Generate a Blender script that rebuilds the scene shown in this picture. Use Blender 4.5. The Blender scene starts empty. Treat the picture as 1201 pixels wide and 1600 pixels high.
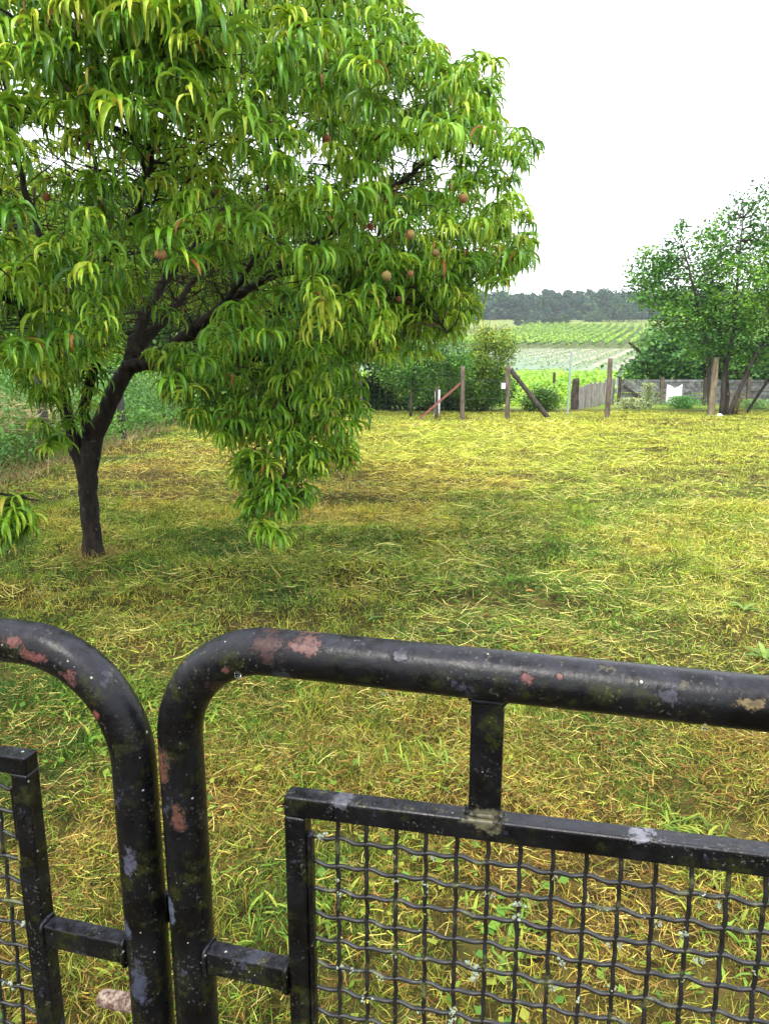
import bpy, math, random
import numpy as np

# ------------------------------------------------------------------ camera, world, sun
SC = bpy.context.scene
COL = SC.collection
F_PX, EYE, PITCH = 1155.0, 1.5, math.radians(11.8)     # focal length in px of the 1201x1600 photo

cam_d = bpy.data.cameras.new('camera')
cam = bpy.data.objects.new('camera', cam_d)
COL.objects.link(cam)
cam.location = (0, 0, EYE)
cam.rotation_euler = (math.pi/2 - PITCH, 0, 0)
cam_d.sensor_fit = 'VERTICAL'
cam_d.sensor_height = 36.0
cam_d.lens = 36.0*F_PX/1600.0
cam_d.clip_start = 0.05
cam_d.clip_end = 3000
SC.camera = cam
SC.render.resolution_x, SC.render.resolution_y = 768, 1024

SUN_EL, SUN_AZ = math.radians(58), math.radians(205)    # azimuth clockwise from +Y: over the left shoulder
world = bpy.data.worlds.new('World')
SC.world = world
world.use_nodes = True
nt = world.node_tree
bg = nt.nodes['Background']
sky = nt.nodes.new('ShaderNodeTexSky')
sky.sky_type = 'NISHITA'
sky.sun_disc = False
sky.sun_elevation = SUN_EL
sky.sun_rotation = SUN_AZ
sky.dust_density = 4.0
mixw = nt.nodes.new('ShaderNodeMix')
mixw.data_type = 'RGBA'
mixw.inputs[0].default_value = 0.88                      # closed cloud cover: almost even white
mixw.inputs[7].default_value = (8.6, 8.9, 9.3, 1)
nt.links.new(sky.outputs[0], mixw.inputs[6])
nt.links.new(mixw.outputs[2], bg.inputs[0])
bg.inputs[1].default_value = 0.13

sun_d = bpy.data.lights.new('sun', 'SUN')
sun_d.energy = 1.4
sun_d.angle = math.radians(14)
sun_d.color = (1.0, 0.95, 0.86)
sun = bpy.data.objects.new('sun', sun_d)
COL.objects.link(sun)
sun.rotation_euler = (math.pi/2 - SUN_EL, 0, -SUN_AZ + math.pi)
sun.location = (0, -5, 12)

SC.view_settings.view_transform = 'Standard'
SC.view_settings.look = 'None'
SC.view_settings.gamma = 1
SC.view_settings.exposure = 1.5
SC.cycles.max_bounces = 6
SC.cycles.diffuse_bounces = 3
SC.cycles.glossy_bounces = 2
SC.cycles.transmission_bounces = 4
SC.cycles.transparent_max_bounces = 4
SC.cycles.volume_bounces = 0
SC.cycles.use_denoising = True

rng = np.random.default_rng(11)
random.seed(4)

# ------------------------------------------------------------------ small helpers
def P(px, py, Y):
    """World point at distance Y along the view for a pixel of the 1201x1600 photo."""
    x = (px-600.5)/F_PX
    y = -(py-800.0)/F_PX
    r = np.array([x, math.cos(PITCH)+y*math.sin(PITCH), -math.sin(PITCH)+y*math.cos(PITCH)])
    return np.array([0, 0, EYE]) + r*(Y/r[1])

def G(px, py):
    x = (px-600.5)/F_PX
    y = -(py-800.0)/F_PX
    r = np.array([x, math.cos(PITCH)+y*math.sin(PITCH), -math.sin(PITCH)+y*math.cos(PITCH)])
    return np.array([0, 0, EYE]) + r*(-EYE/r[2])

def project(p):
    d = np.asarray(p) - np.array([0, 0, EYE])
    fw = d[:, 1]*math.cos(PITCH) - d[:, 2]*math.sin(PITCH)
    up = d[:, 1]*math.sin(PITCH) + d[:, 2]*math.cos(PITCH)
    fw = np.where(np.abs(fw) < 1e-3, 1e-3, fw)
    return 600.5+F_PX*d[:, 0]/fw, 800-F_PX*up/fw, fw

def in_poly(x, y, poly):
    x, y = np.asarray(x), np.asarray(y)
    c = np.zeros(x.shape, bool)
    n = len(poly)
    for i in range(n):
        x1, y1 = poly[i]
        x2, y2 = poly[(i+1) % n]
        if y1 == y2:
            continue
        hit = ((y1 > y) != (y2 > y)) & (x < (x2-x1)*(y-y1)/(y2-y1)+x1)
        c ^= hit
    return c

def vnoise(x, y, scale, seed):
    """Smooth value noise in 0..1."""
    r = np.random.default_rng(seed)
    g = r.random((64, 64))
    x = np.asarray(x)/scale + 1000.3
    y = np.asarray(y)/scale + 1000.7
    xi, yi = np.floor(x).astype(int), np.floor(y).astype(int)
    fx, fy = x-xi, y-yi
    fx = fx*fx*(3-2*fx)
    fy = fy*fy*(3-2*fy)
    a = g[xi % 64, yi % 64]
    b = g[(xi+1) % 64, yi % 64]
    c = g[xi % 64, (yi+1) % 64]
    d = g[(xi+1) % 64, (yi+1) % 64]
    return (a*(1-fx)+b*fx)*(1-fy) + (c*(1-fx)+d*fx)*fy

def smooth(e0, e1, v):
    t = np.clip((np.asarray(v)-e0)/(e1-e0), 0, 1)
    return t*t*(3-2*t)

class MB:
    """Collects quads (and a colour per vertex) and links them as one mesh object."""
    def __init__(self):
        self.v, self.f, self.c, self.n = [], [], [], 0
    def add(self, v, f, c=None):
        v = np.asarray(v, np.float32).reshape(-1, 3)
        f = np.asarray(f, np.int32).reshape(-1, 4)
        if c is None:
            c = np.ones((len(v), 3), np.float32)
        c = np.broadcast_to(np.asarray(c, np.float32), (len(v), 3))
        self.v.append(v)
        self.f.append(f+self.n)
        self.c.append(c)
        self.n += len(v)
        return self
    def box(self, c, size, rot=None, col=None, taper=1.0):
        h = np.asarray(size, float)/2
        s = np.array([[-1, -1, -1], [1, -1, -1], [1, 1, -1], [-1, 1, -1], [-1, -1, 1], [1, -1, 1], [1, 1, 1], [-1, 1, 1]], float)
        v = s*h
        v[4:, :2] *= taper
        if rot is not None:
            v = v @ np.asarray(rot).T
        f = [[0, 3, 2, 1], [4, 5, 6, 7], [0, 1, 5, 4], [1, 2, 6, 5], [2, 3, 7, 6], [3, 0, 4, 7]]
        return self.add(v+np.asarray(c), f, col)
    def beam(self, a, b, w, d, col=None):
        a, b = np.asarray(a, float), np.asarray(b, float)
        z = b-a
        L = np.linalg.norm(z)
        z /= L
        x = np.cross([0, 1, 0], z) if abs(z[1]) < .9 else np.cross([1, 0, 0], z)
        x /= np.linalg.norm(x)
        y = np.cross(z, x)
        return self.box((a+b)/2, (w, d, L), np.stack([x, y, z], 1), col)
    def tube(self, pts, rad, sides=8, cap=True, col=None, rough=0.0):
        pts = np.asarray(pts, float)
        rad = np.broadcast_to(np.asarray(rad, float), (len(pts),)).copy()
        if cap:
            pts = np.vstack([pts[:1], pts, pts[-1:]])
            rad = np.concatenate([[rad[0]*.02], rad, [rad[-1]*.02]])
        K = len(pts)
        t = np.gradient(pts, axis=0)
        if cap:
            t[0], t[-1] = t[1], t[-2]
            if K > 3:
                t[0] = t[1] = pts[2]-pts[1]
                t[-1] = t[-2] = pts[-2]-pts[-3]
        t /= np.maximum(np.linalg.norm(t, axis=1, keepdims=True), 1e-9)
        n = np.zeros((K, 3))
        up = np.array([0, 0, 1.]) if abs(t[0][2]) < .9 else np.array([1., 0, 0])
        n[0] = np.cross(t[0], up)
        n[0] /= np.linalg.norm(n[0])
        for i in range(1, K):
            w = n[i-1]-t[i]*np.dot(n[i-1], t[i])
            n[i] = w/max(np.linalg.norm(w), 1e-9)
        b = np.cross(t, n)
        a = np.arange(sides)*2*math.pi/sides
        rr = rad[:, None]*np.ones(sides)
        if rough:
            rr = rr*(1+rough*(rng.random(rr.shape)-.5))
        v = pts[:, None, :] + rr[..., None]*(np.cos(a)[None, :, None]*n[:, None, :]+np.sin(a)[None, :, None]*b[:, None, :])
        i = np.arange(K-1)[:, None]*sides
        j = np.arange(sides)[None, :]
        j2 = (j+1) % sides
        f = np.stack([i+j, i+j2, i+sides+j2, i+sides+j], -1).reshape(-1, 4)
        return self.add(v.reshape(-1, 3), f, col)
    def build(self, name, material, parent=None, smooth_=True, **props):
        me = bpy.data.meshes.new(name)
        if self.v:
            v = np.concatenate(self.v)
            f = np.concatenate(self.f)
            c = np.concatenate(self.c)
            me.vertices.add(len(v))
            me.vertices.foreach_set('co', v.ravel())
            me.loops.add(f.size)
            me.loops.foreach_set('vertex_index', f.ravel())
            me.polygons.add(len(f))
            me.polygons.foreach_set('loop_start', np.arange(0, f.size, 4, dtype=np.int32))
            me.polygons.foreach_set('loop_total', np.full(len(f), 4, np.int32))
            me.polygons.foreach_set('use_smooth', np.full(len(f), smooth_, bool))
            me.update(calc_edges=True)
            at = me.attributes.new('Col', 'FLOAT_COLOR', 'POINT')
            at.data.foreach_set('color', np.concatenate([c, np.ones((len(c), 1), np.float32)], 1).ravel())
        me.materials.append(material)
        o = bpy.data.objects.new(name, me)
        COL.objects.link(o)
        if parent is not None:
            o.parent = parent
        tag(o, **props)
        return o

def tag(o, label=None, cat=None, group=None, kind=None):
    if label: o['label'] = label
    if cat: o['category'] = cat
    if group: o['group'] = group
    if kind: o['kind'] = kind
    return o

def thing(name, loc, label, cat, group=None, rz=0.0):
    o = bpy.data.objects.new(name, None)
    COL.objects.link(o)
    o.empty_display_size = .2
    o.location = loc
    o.rotation_euler = (0, 0, rz)
    return tag(o, label, cat, group)

class Sub:
    """An MB whose points are given in world space and stored relative to a thing's base."""
    pass

def shift(mb, loc):
    loc = np.asarray(loc, np.float32)
    mb.v = [v-loc for v in mb.v]
    return mb

def bevel(o, w=.003, seg=2):
    m = o.modifiers.new('bevel', 'BEVEL')
    m.width = w
    m.segments = seg
    m.limit_method = 'ANGLE'
    return o

# ribbons: leaves and blades
def leaf_blades(mb, base, az, elev, L, W, bend, col, K=7, fold=.45, twist=None, wave=0.0, tipcol=None, power=.9, curl_side=None):
    N = len(base)
    t = np.linspace(0, 1, K)
    e = elev[:, None] - bend[:, None]*t[None]**power
    a = az[:, None] + (0 if curl_side is None else curl_side[:, None]*t[None])
    a = np.broadcast_to(a, e.shape)
    d = np.stack([np.cos(e)*np.cos(a), np.cos(e)*np.sin(a), np.sin(e)], -1)
    step = (L/(K-1))[:, None, None]*d
    p = base[:, None, :] + np.concatenate([np.zeros((N, 1, 3)), np.cumsum((step[:, 1:]+step[:, :-1])/2, axis=1)], 1)
    side = np.stack([-np.sin(a), np.cos(a), np.zeros_like(a)], -1)
    nor = np.cross(d, side)
    if twist is not None:
        tw = twist[:, None, None]*(.3+.7*t[None, :, None])
        side, nor = side*np.cos(tw)+nor*np.sin(tw), nor*np.cos(tw)-side*np.sin(tw)
    prof = np.sin(np.pi*np.clip(t, 0.03, .985)**.72)**.85
    w = (W/2)[:, None]*prof[None]
    if wave:
        ph = rng.random(N)*6.3
        wv = wave*W[:, None]*np.sin(t[None]*16+ph[:, None])*prof[None]
    else:
        wv = 0*w
    l = p+side*(w*math.cos(fold))[..., None]+nor*(w*math.sin(fold)+wv)[..., None]
    r = p-side*(w*math.cos(fold))[..., None]+nor*(w*math.sin(fold)-wv)[..., None]
    v = np.stack([l, p, r], 2)                       # N,K,3,3
    idx = np.arange(N)[:, None, None]*(K*3) + np.arange(K-1)[None, :, None]*3 + np.arange(2)[None, None, :]
    f = np.stack([idx, idx+1, idx+4, idx+3], -1).reshape(-1, 4)
    c = np.broadcast_to(col[:, None, None, :], (N, K, 3, 3)).copy()
    c[:, :, 1] = c[:, :, 1]*.86+np.array([.06, .068, .014])   # paler midrib
    if tipcol is not None:
        m = (np.clip(t-.6, 0, 1)/.4)[None, :, None, None]
        c = c*(1-m)+tipcol[:, None, None, :]*m
    mb.add(v.reshape(-1, 3), f, c.reshape(-1, 3))

def strands(mb, base, az, elev, L, W, bend, col, K=3, curl=None):
    N = len(base)
    t = np.linspace(0, 1, K)
    e = elev[:, None]-bend[:, None]*t[None]
    a = az[:, None]+(0 if curl is None else curl[:, None]*t[None])
    a = np.broadcast_to(a, e.shape)
    d = np.stack([np.cos(e)*np.cos(a), np.cos(e)*np.sin(a), np.sin(e)], -1)
    step = (L/(K-1))[:, None, None]*d
    p = base[:, None, :]+np.concatenate([np.zeros((N, 1, 3)), np.cumsum(step[:, :-1], axis=1)], 1)
    roll = rng.random(N)*math.pi
    sh = np.stack([-np.sin(a), np.cos(a), np.zeros_like(a)], -1)
    nn = np.cross(d, sh)
    side = sh*np.cos(roll)[:, None, None]+nn*np.sin(roll)[:, None, None]
    w = (W/2)[:, None, None]*(1-.75*t**2)[None, :, None]
    v = np.stack([p+side*w, p-side*w], 2)
    idx = np.arange(N)[:, None]*(K*2)+np.arange(K-1)[None]*2
    f = np.stack([idx, idx+1, idx+3, idx+2], -1).reshape(-1, 4)
    c = np.broadcast_to(col[:, None, None, :], (N, K, 2, 3))
    mb.add(v.reshape(-1, 3), f, c.reshape(-1, 3))

def leaf_quads(mb, c, size, col, up=.5, aspect=.6):
    """Diamond leaves at the points c, random but leaning face-up."""
    N = len(c)
    nrm = rng.normal(size=(N, 3))
    nrm /= np.linalg.norm(nrm, axis=1, keepdims=True)
    nrm[:, 2] = np.abs(nrm[:, 2])*1.0+up
    nrm /= np.linalg.norm(nrm, axis=1, keepdims=True)
    d = rng.normal(size=(N, 3))
    d -= nrm*np.sum(d*nrm, 1, keepdims=True)
    d /= np.linalg.norm(d, axis=1, keepdims=True)
    s = np.cross(nrm, d)
    size = np.broadcast_to(size, (N,))*(.7+.6*rng.random(N))
    L = size[:, None]/2
    W = L*aspect
    v = np.stack([c-d*L, c+s*W-d*L*.1-nrm*L*.12, c+d*L, c-s*W-d*L*.1-nrm*L*.12], 1)
    f = np.arange(N*4).reshape(N, 4)
    mb.add(v.reshape(-1, 3), f[:, ::-1], np.repeat(col, 4, 0))

def mixcol(stops, t):
    stops = np.asarray(stops, float)
    t = np.clip(np.asarray(t), 0, .9999)*(len(stops)-1)
    i = t.astype(int)
    f = (t-i)[:, None]
    return stops[i]*(1-f)+stops[i+1]*f

def wirenet(mb, a, b, z0, z1, dx, dz, r, zfun=None, col=None):
    """Square wire netting between the ground points a and b."""
    a, b = np.asarray(a, float), np.asarray(b, float)
    L = np.linalg.norm(b-a)
    n = max(1, int(L/dx))
    for i in range(n+1):
        p = a+(b-a)*i/n
        mb.tube([(p[0], p[1], z0), (p[0], p[1], z1)], r, 3, cap=False, col=col)
    m = max(1, int((z1-z0)/dz))
    for k in range(m+1):
        z = z0+(z1-z0)*k/m
        t = np.linspace(0, 1, max(3, int(L/.8)))
        q = a[None]+(b-a)[None]*t[:, None]
        zz = z+.006*np.sin(t*40+k)
        mb.tube(np.c_[q, zz], r, 3, cap=False, col=col)

# ------------------------------------------------------------------ materials
def new_mat(name):
    m = bpy.data.materials.new(name)
    m.use_nodes = True
    n = m.node_tree.nodes
    return m, m.node_tree, n['Principled BSDF'], n['Material Output']

def N(t, kind, **kw):
    n = t.nodes.new(kind)
    for k, v in kw.items():
        if hasattr(n, k):
            setattr(n, k, v)
        else:
            n.inputs[k].default_value = v
    return n

def mixrgb(t, fac, a, b, blend='MIX'):
    m = t.nodes.new('ShaderNodeMix')
    m.data_type = 'RGBA'
    m.blend_type = blend
    for sock, val in ((m.inputs[0], fac), (m.inputs[6], a), (m.inputs[7], b)):
        if isinstance(val, bpy.types.NodeSocket):
            t.links.new(val, sock)
        elif isinstance(val, (int, float)):
            sock.default_value = val
        else:
            sock.default_value = (*val, 1) if len(val) == 3 else val
    return m.outputs[2]

def ramp(t, src, lo, hi):
    m = t.nodes.new('ShaderNodeMapRange')
    m.interpolation_type = 'SMOOTHSTEP'
    t.links.new(src, m.inputs[0])
    m.inputs[1].default_value = lo
    m.inputs[2].default_value = hi
    return m.outputs[0]

def noise(t, vec, scale, detail=3, rough=.55, dist=0):
    n = t.nodes.new('ShaderNodeTexNoise')
    n.inputs['Scale'].default_value = scale
    n.inputs['Detail'].default_value = detail
    n.inputs['Roughness'].default_value = rough
    n.inputs['Distortion'].default_value = dist
    t.links.new(vec, n.inputs['Vector'])
    return n.outputs[0]

def math_(t, op, a, b=None):
    m = t.nodes.new('ShaderNodeMath')
    m.operation = op
    for i, v in enumerate((a, b)):
        if v is None: continue
        if isinstance(v, (int, float)): m.inputs[i].default_value = v
        else: t.links.new(v, m.inputs[i])
    return m.outputs[0]

def objco(t):
    return t.nodes.new('ShaderNodeTexCoord').outputs['Object']

def bump(t, h, bsdf, strength, dist):
    b = t.nodes.new('ShaderNodeBump')
    b.inputs['Strength'].default_value = strength
    b.inputs['Distance'].default_value = dist
    t.links.new(h, b.inputs['Height'])
    t.links.new(b.outputs[0], bsdf.inputs['Normal'])

def foliage_mat(name, rough=.45, trans=.35, spec=.4, under=None, noise_scale=30.0, noise_amt=.25):
    m, t, b, out = new_mat(name)
    at = N(t, 'ShaderNodeAttribute', attribute_name='Col')
    n = noise(t, objco(t), noise_scale, 2)
    v = t.nodes.new('ShaderNodeMapRange')
    t.links.new(n, v.inputs[0])
    v.inputs[1].default_value, v.inputs[2].default_value = .3, .7
    v.inputs[3].default_value, v.inputs[4].default_value = 1-noise_amt, 1+noise_amt
    vm = t.nodes.new('ShaderNodeVectorMath')
    vm.operation = 'SCALE'
    t.links.new(at.outputs['Color'], vm.inputs[0])
    t.links.new(v.outputs[0], vm.inputs['Scale'])
    col = vm.outputs[0]
    if under:
        g = t.nodes.new('ShaderNodeNewGeometry')
        col = mixrgb(t, math_(t, 'MULTIPLY', g.outputs['Backfacing'], under[3]), col, under[:3])
    t.links.new(col, b.inputs['Base Color'])
    b.inputs['Roughness'].default_value = rough
    b.inputs['Specular IOR Level'].default_value = spec
    if trans:
        tr = t.nodes.new('ShaderNodeBsdfTranslucent')
        tc = mixrgb(t, 1.0, col, (1.5, 1.35, .6), 'MULTIPLY')
        t.links.new(tc, tr.inputs[0])
        ms = t.nodes.new('ShaderNodeMixShader')
        ms.inputs[0].default_value = trans
        t.links.new(b.outputs[0], ms.inputs[1])
        t.links.new(tr.outputs[0], ms.inputs[2])
        t.links.new(ms.outputs[0], out.inputs[0])
    return m

def bark_mat(name, c1, c2, scale=18.0, lichen=None, stretch=.25, rough=.85, bumpd=.01):
    m, t, b, out = new_mat(name)
    mp = t.nodes.new('ShaderNodeMapping')
    mp.inputs['Scale'].default_value = (1, 1, stretch)
    t.links.new(objco(t), mp.inputs[0])
    n1 = noise(t, mp.outputs[0], scale, 5, .65, .4)
    n2 = noise(t, objco(t), scale*.35, 3)
    col = mixrgb(t, ramp(t, n1, .35, .68), c1, c2)
    col = mixrgb(t, math_(t, 'MULTIPLY', ramp(t, n2, .45, .7), .5), col, tuple(x*.55 for x in c1))
    if lichen:
        n3 = noise(t, objco(t), scale*.8, 4, .7)
        col = mixrgb(t, ramp(t, n3, .6, .68), col, lichen)
    t.links.new(col, b.inputs['Base Color'])
    b.inputs['Roughness'].default_value = rough
    b.inputs['Specular IOR Level'].default_value = .25
    bump(t, n1, b, 1.0, bumpd)
    return m

def plain_mat(name, col, rough=.6, nscale=20, amt=.3, col2=None, bumpd=0):
    m, t, b, out = new_mat(name)
    n = noise(t, objco(t), nscale, 4, .6)
    c = mixrgb(t, ramp(t, n, .3, .72), col, col2 or tuple(x*(1-amt) for x in col))
    t.links.new(c, b.inputs['Base Color'])
    b.inputs['Roughness'].default_value = rough
    if bumpd:
        bump(t, n, b, .6, bumpd)
    return m

M = {}
M['peach_leaf'] = foliage_mat('peach_leaf', rough=.34, trans=.24, spec=.36, under=(.20, .34, .06, .4), noise_scale=60, noise_amt=.18)
M['leaf'] = foliage_mat('leaf', rough=.55, trans=.3, spec=.3, noise_scale=2.5, noise_amt=.35)
M['far_leaf'] = foliage_mat('far_leaf', rough=.8, trans=.15, spec=.1, noise_scale=.3, noise_amt=.25)
M['wood_leaf'] = foliage_mat('wood_leaf', rough=.85, trans=.1, spec=.05, noise_scale=.15, noise_amt=.35)
M['blade'] = foliage_mat('grass_blade', rough=.6, trans=.25, spec=.2, noise_scale=9, noise_amt=.2)
M['straw'] = foliage_mat('straw', rough=.75, trans=.12, spec=.15, noise_scale=6, noise_amt=.25)
M['peach_bark'] = bark_mat('peach_bark', (.008, .0055, .0045), (.030, .022, .016), 30, lichen=(.062, .058, .042), bumpd=.022)
M['twig'] = bark_mat('twig_bark', (.016, .010, .007), (.045, .03, .02), 40, bumpd=.002)
M['bark'] = bark_mat('bark', (.022, .018, .014), (.06, .05, .04), 12)
M['post_wood'] = bark_mat('post_wood', (.075, .058, .043), (.18, .145, .11), 22, stretch=.12, bumpd=.006)
M['pale_wood'] = bark_mat('pale_post_wood', (.14, .11, .07), (.28, .225, .15), 22, stretch=.12, bumpd=.006)
M['dark_wood'] = bark_mat('dark_post_wood', (.03, .024, .02), (.085, .068, .055), 22, stretch=.12, bumpd=.006)
M['wire'] = plain_mat('fence_wire', (.10, .105, .105), .5)

# ------------------------------------------------------------------ ground
TY = np.array([-50, 20, 26, 34, 60, 95, 130, 175, 220, 262, 330, 500, 1500.])
TZ = np.array([0, 0, -.02, .05, .62, 1.75, 3.05, 6.2, 10.2, 14.2, 19, 24, 30.])
def terrain(x, y):
    return np.interp(y, TY, TZ)
def lawn_h(x, y):
    h = .05*(vnoise(x, y, 1.1, 1)-.5)+.05*(vnoise(x*.7, y, .33, 2)-.5)+.03*(vnoise(x, y, .13, 3)-.5)
    row = vnoise(x*.45, y, .55, 7)                               # low swaths of mown hay
    h = h+.05*smooth(.55, .9, row)*smooth(1.8, 3.0, y)
    return h*(1-smooth(19, 22, y))
def ground_z(x, y):
    return terrain(x, y)+lawn_h(x, y)

gx = np.unique(np.concatenate([np.arange(-13, 13.01, .16), np.arange(13, 60, 3), -np.arange(13, 60, 3), np.arange(60, 900, 40), -np.arange(60, 900, 40)]).round(3))
gy = np.unique(np.concatenate([np.arange(-3, 22, .14), np.arange(22, 40, 1.), np.arange(40, 130, 3.), np.arange(130, 340, 6.), np.arange(340, 1500, 60.), [-60, -30, -10]]).round(3))
X, Y = np.meshgrid(gx, gy)
Z = ground_z(X, Y)
nx, ny = len(gx), len(gy)
ii = (np.arange(ny-1)[:, None]*nx+np.arange(nx-1)[None])
gm = MB().add(np.stack([X, Y, Z], -1).reshape(-1, 3), np.stack([ii, ii+1, ii+nx+1, ii+nx], -1).reshape(-1, 4))

m, t, b, out = new_mat('ground')
oc = objco(t)
sep = t.nodes.new('ShaderNodeSeparateXYZ')
t.links.new(oc, sep.inputs[0])
n1 = noise(t, oc, 9, 6, .7)
n2 = noise(t, oc, .9, 4, .6)
lawn = mixrgb(t, ramp(t, n1, .35, .65), (.020, .014, .005), (.105, .075, .022))
lawn = mixrgb(t, math_(t, 'MULTIPLY', ramp(t, n2, .4, .65), .6), lawn, (.035, .045, .009))
crop = mixrgb(t, n2, (.13, .20, .03), (.22, .27, .05))
wob = math_(t, 'ADD', sep.outputs[1], math_(t, 'MULTIPLY', math_(t, 'SUBTRACT', noise(t, oc, .05, 2), .5), 8.0))
n4 = noise(t, oc, .12, 4)
# rows of the young vines run up the hill to the right: bare soil strips between grey green ones
rowc = math_(t, 'SUBTRACT', sep.outputs[0], math_(t, 'MULTIPLY', sep.outputs[1], .379))
st = math_(t, 'SINE', math_(t, 'MULTIPLY', rowc, 2*math.pi/2.4))
soil = mixrgb(t, ramp(t, st, -.2, .7), (.15, .18, .105), (.27, .235, .185))
soil = mixrgb(t, ramp(t, math_(t, 'ADD', sep.outputs[0], math_(t, 'MULTIPLY', n4, 20.0)), 38, 16), soil, (.155, .22, .15))
vine = mixrgb(t, ramp(t, noise(t, oc, .4, 4), .4, .6), (.07, .095, .03), (.12, .13, .05))
up_ = mixrgb(t, n4, (.13, .17, .042), (.20, .22, .07))
c = mixrgb(t, ramp(t, sep.outputs[1], 21.0, 23.5), lawn, crop)
c = mixrgb(t, ramp(t, wob, 42, 46), c, soil)
c = mixrgb(t, ramp(t, wob, 126, 130), c, vine)
c = mixrgb(t, ramp(t, wob, 219, 223), c, up_)
t.links.new(c, b.inputs['Base Color'])
b.inputs['Roughness'].default_value = .95
b.inputs['Specular IOR Level'].default_value = .1
bump(t, n1, b, .8, .03)
gm.build('ground', m, kind='structure')

# ------------------------------------------------------------------ the mown lawn: blades, lying straw, small broad leaves
PEACH_XY = (-2.19, 5.43)
STRAW = np.array([.62, .60, .22])
GOLD = np.array([.55, .40, .075])
BROWN = np.array([.23, .145, .055])
LIME = np.array([.58, .62, .085])
GREEN = np.array([.18, .35, .04])
DEEP = np.array([.065, .16, .025])

def g2(x, y, cx, cy, sx, sy):
    return np.exp(-((x-cx)/sx)**2-((y-cy)/sy)**2)
def dryness(x, y):
    d = .20+1.0*(vnoise(x, y, .55, 21)-.5)+.75*(vnoise(x, y, 1.7, 22)-.5)+.5*(vnoise(x, y, .2, 23)-.5)
    d = d+.45*g2(x, y, .6, 1.9, 1.5, .7)                  # browned ground right behind the gate
    d = d+.55*g2(x, y, -.2, 9.6, 1.7, 3.2)+.5*g2(x, y, -2.9, 10.5, 1.2, 3.5)
    d = d-.25*g2(x, y, -1.4, 3.2, .8, .7)
    d = d-.25*g2(x, y, -.9, 5.8, 1.2, 1.1)+.22*g2(x, y, -2.0, 4.4, 1.2, .5)
    return d
def clumps(x, y):
    k = np.maximum(1, y/3.0)**.8
    a = vnoise(x/(k*1.6), y/k, .13, 91)*.6+vnoise(x/(k*1.4), y/k, .055, 92)*.4
    return smooth(.28, .52, a)
def hayness(x, y):
    d = .62*(vnoise(x*.5, y, .5, 31))+.45*vnoise(x, y, 1.3, 32)-.5
    d = d+.7*g2(x, y, -.4, 9.4, 2.4, 3.4)+.5*g2(x, y, 1.5, 3.2, 1.6, .9)+.5*g2(x, y, 1.9, 6.5, 1.4, 2.2)+.25*smooth(8, 14, y)
    return d-.25*g2(x, y, -1.0, 5.0, 1.4, 1.6)

def spread(n, y0, y1, k=.62, m=1.3):
    """Points over the wedge of lawn the place shows, even per square metre."""
    y = np.sqrt(rng.random(n)*(y1*y1-y0*y0)+y0*y0)
    x = (rng.random(n)*2-1)*(k*y+m)
    ok = x > -4.75+.0*y
    return x[ok], y[ok]

def grass_colour(x, y, hay):
    n = len(x)
    d = dryness(x, y)+.28*rng.normal(size=n)
    far = smooth(5, 12, y)
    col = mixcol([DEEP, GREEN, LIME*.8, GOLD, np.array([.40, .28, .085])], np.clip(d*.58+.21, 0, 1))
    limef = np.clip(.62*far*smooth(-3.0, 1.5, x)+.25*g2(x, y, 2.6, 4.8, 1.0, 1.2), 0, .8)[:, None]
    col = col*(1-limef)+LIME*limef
    if hay:
        s = rng.random(n)[:, None]
        pale = STRAW*(1-s*.6)+GOLD*(s*.6)
        brownish = np.clip(g2(x, y, .5, 1.7, 2.6, .95)*(.35+.9*vnoise(x, y, .3, 95))+.45*g2(x, y, -.3, 9.6, 1.7, 3.2), 0, .6)[:, None]
        pale = pale*(1-brownish*.75)+(GOLD*.85)*brownish*.75
        k = (rng.random(n) < .50-.24*far)[:, None]
        col = np.where(k, pale, col)
        red = (rng.random(n) < .38*(1-smooth(2.3, 4.6, y)))[:, None]
        col = np.where(red, np.array([.33, .17, .05]), col)
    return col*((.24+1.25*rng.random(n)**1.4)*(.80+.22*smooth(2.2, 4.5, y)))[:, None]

gr, hay = MB(), MB()
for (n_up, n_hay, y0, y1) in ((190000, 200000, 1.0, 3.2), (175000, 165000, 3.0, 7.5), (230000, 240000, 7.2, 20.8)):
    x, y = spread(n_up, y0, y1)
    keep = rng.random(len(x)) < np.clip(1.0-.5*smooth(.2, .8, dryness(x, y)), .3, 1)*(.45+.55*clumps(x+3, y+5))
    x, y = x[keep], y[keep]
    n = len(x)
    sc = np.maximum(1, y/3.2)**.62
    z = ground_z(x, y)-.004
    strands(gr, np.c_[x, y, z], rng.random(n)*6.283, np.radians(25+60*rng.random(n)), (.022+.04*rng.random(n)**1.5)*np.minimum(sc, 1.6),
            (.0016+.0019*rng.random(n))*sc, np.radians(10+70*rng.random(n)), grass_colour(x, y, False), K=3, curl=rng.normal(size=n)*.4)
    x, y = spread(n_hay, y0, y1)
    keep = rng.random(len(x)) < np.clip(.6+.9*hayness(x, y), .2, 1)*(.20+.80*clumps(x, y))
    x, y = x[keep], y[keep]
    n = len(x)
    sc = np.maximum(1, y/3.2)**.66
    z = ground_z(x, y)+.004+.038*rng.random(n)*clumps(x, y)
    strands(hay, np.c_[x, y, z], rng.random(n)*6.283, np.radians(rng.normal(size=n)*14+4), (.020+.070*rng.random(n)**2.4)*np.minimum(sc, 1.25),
            (.0013+.0019*rng.random(n))*sc, np.radians(rng.normal(size=n)*22), grass_colour(x, y, True), K=4, curl=rng.normal(size=n)*.7)
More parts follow.
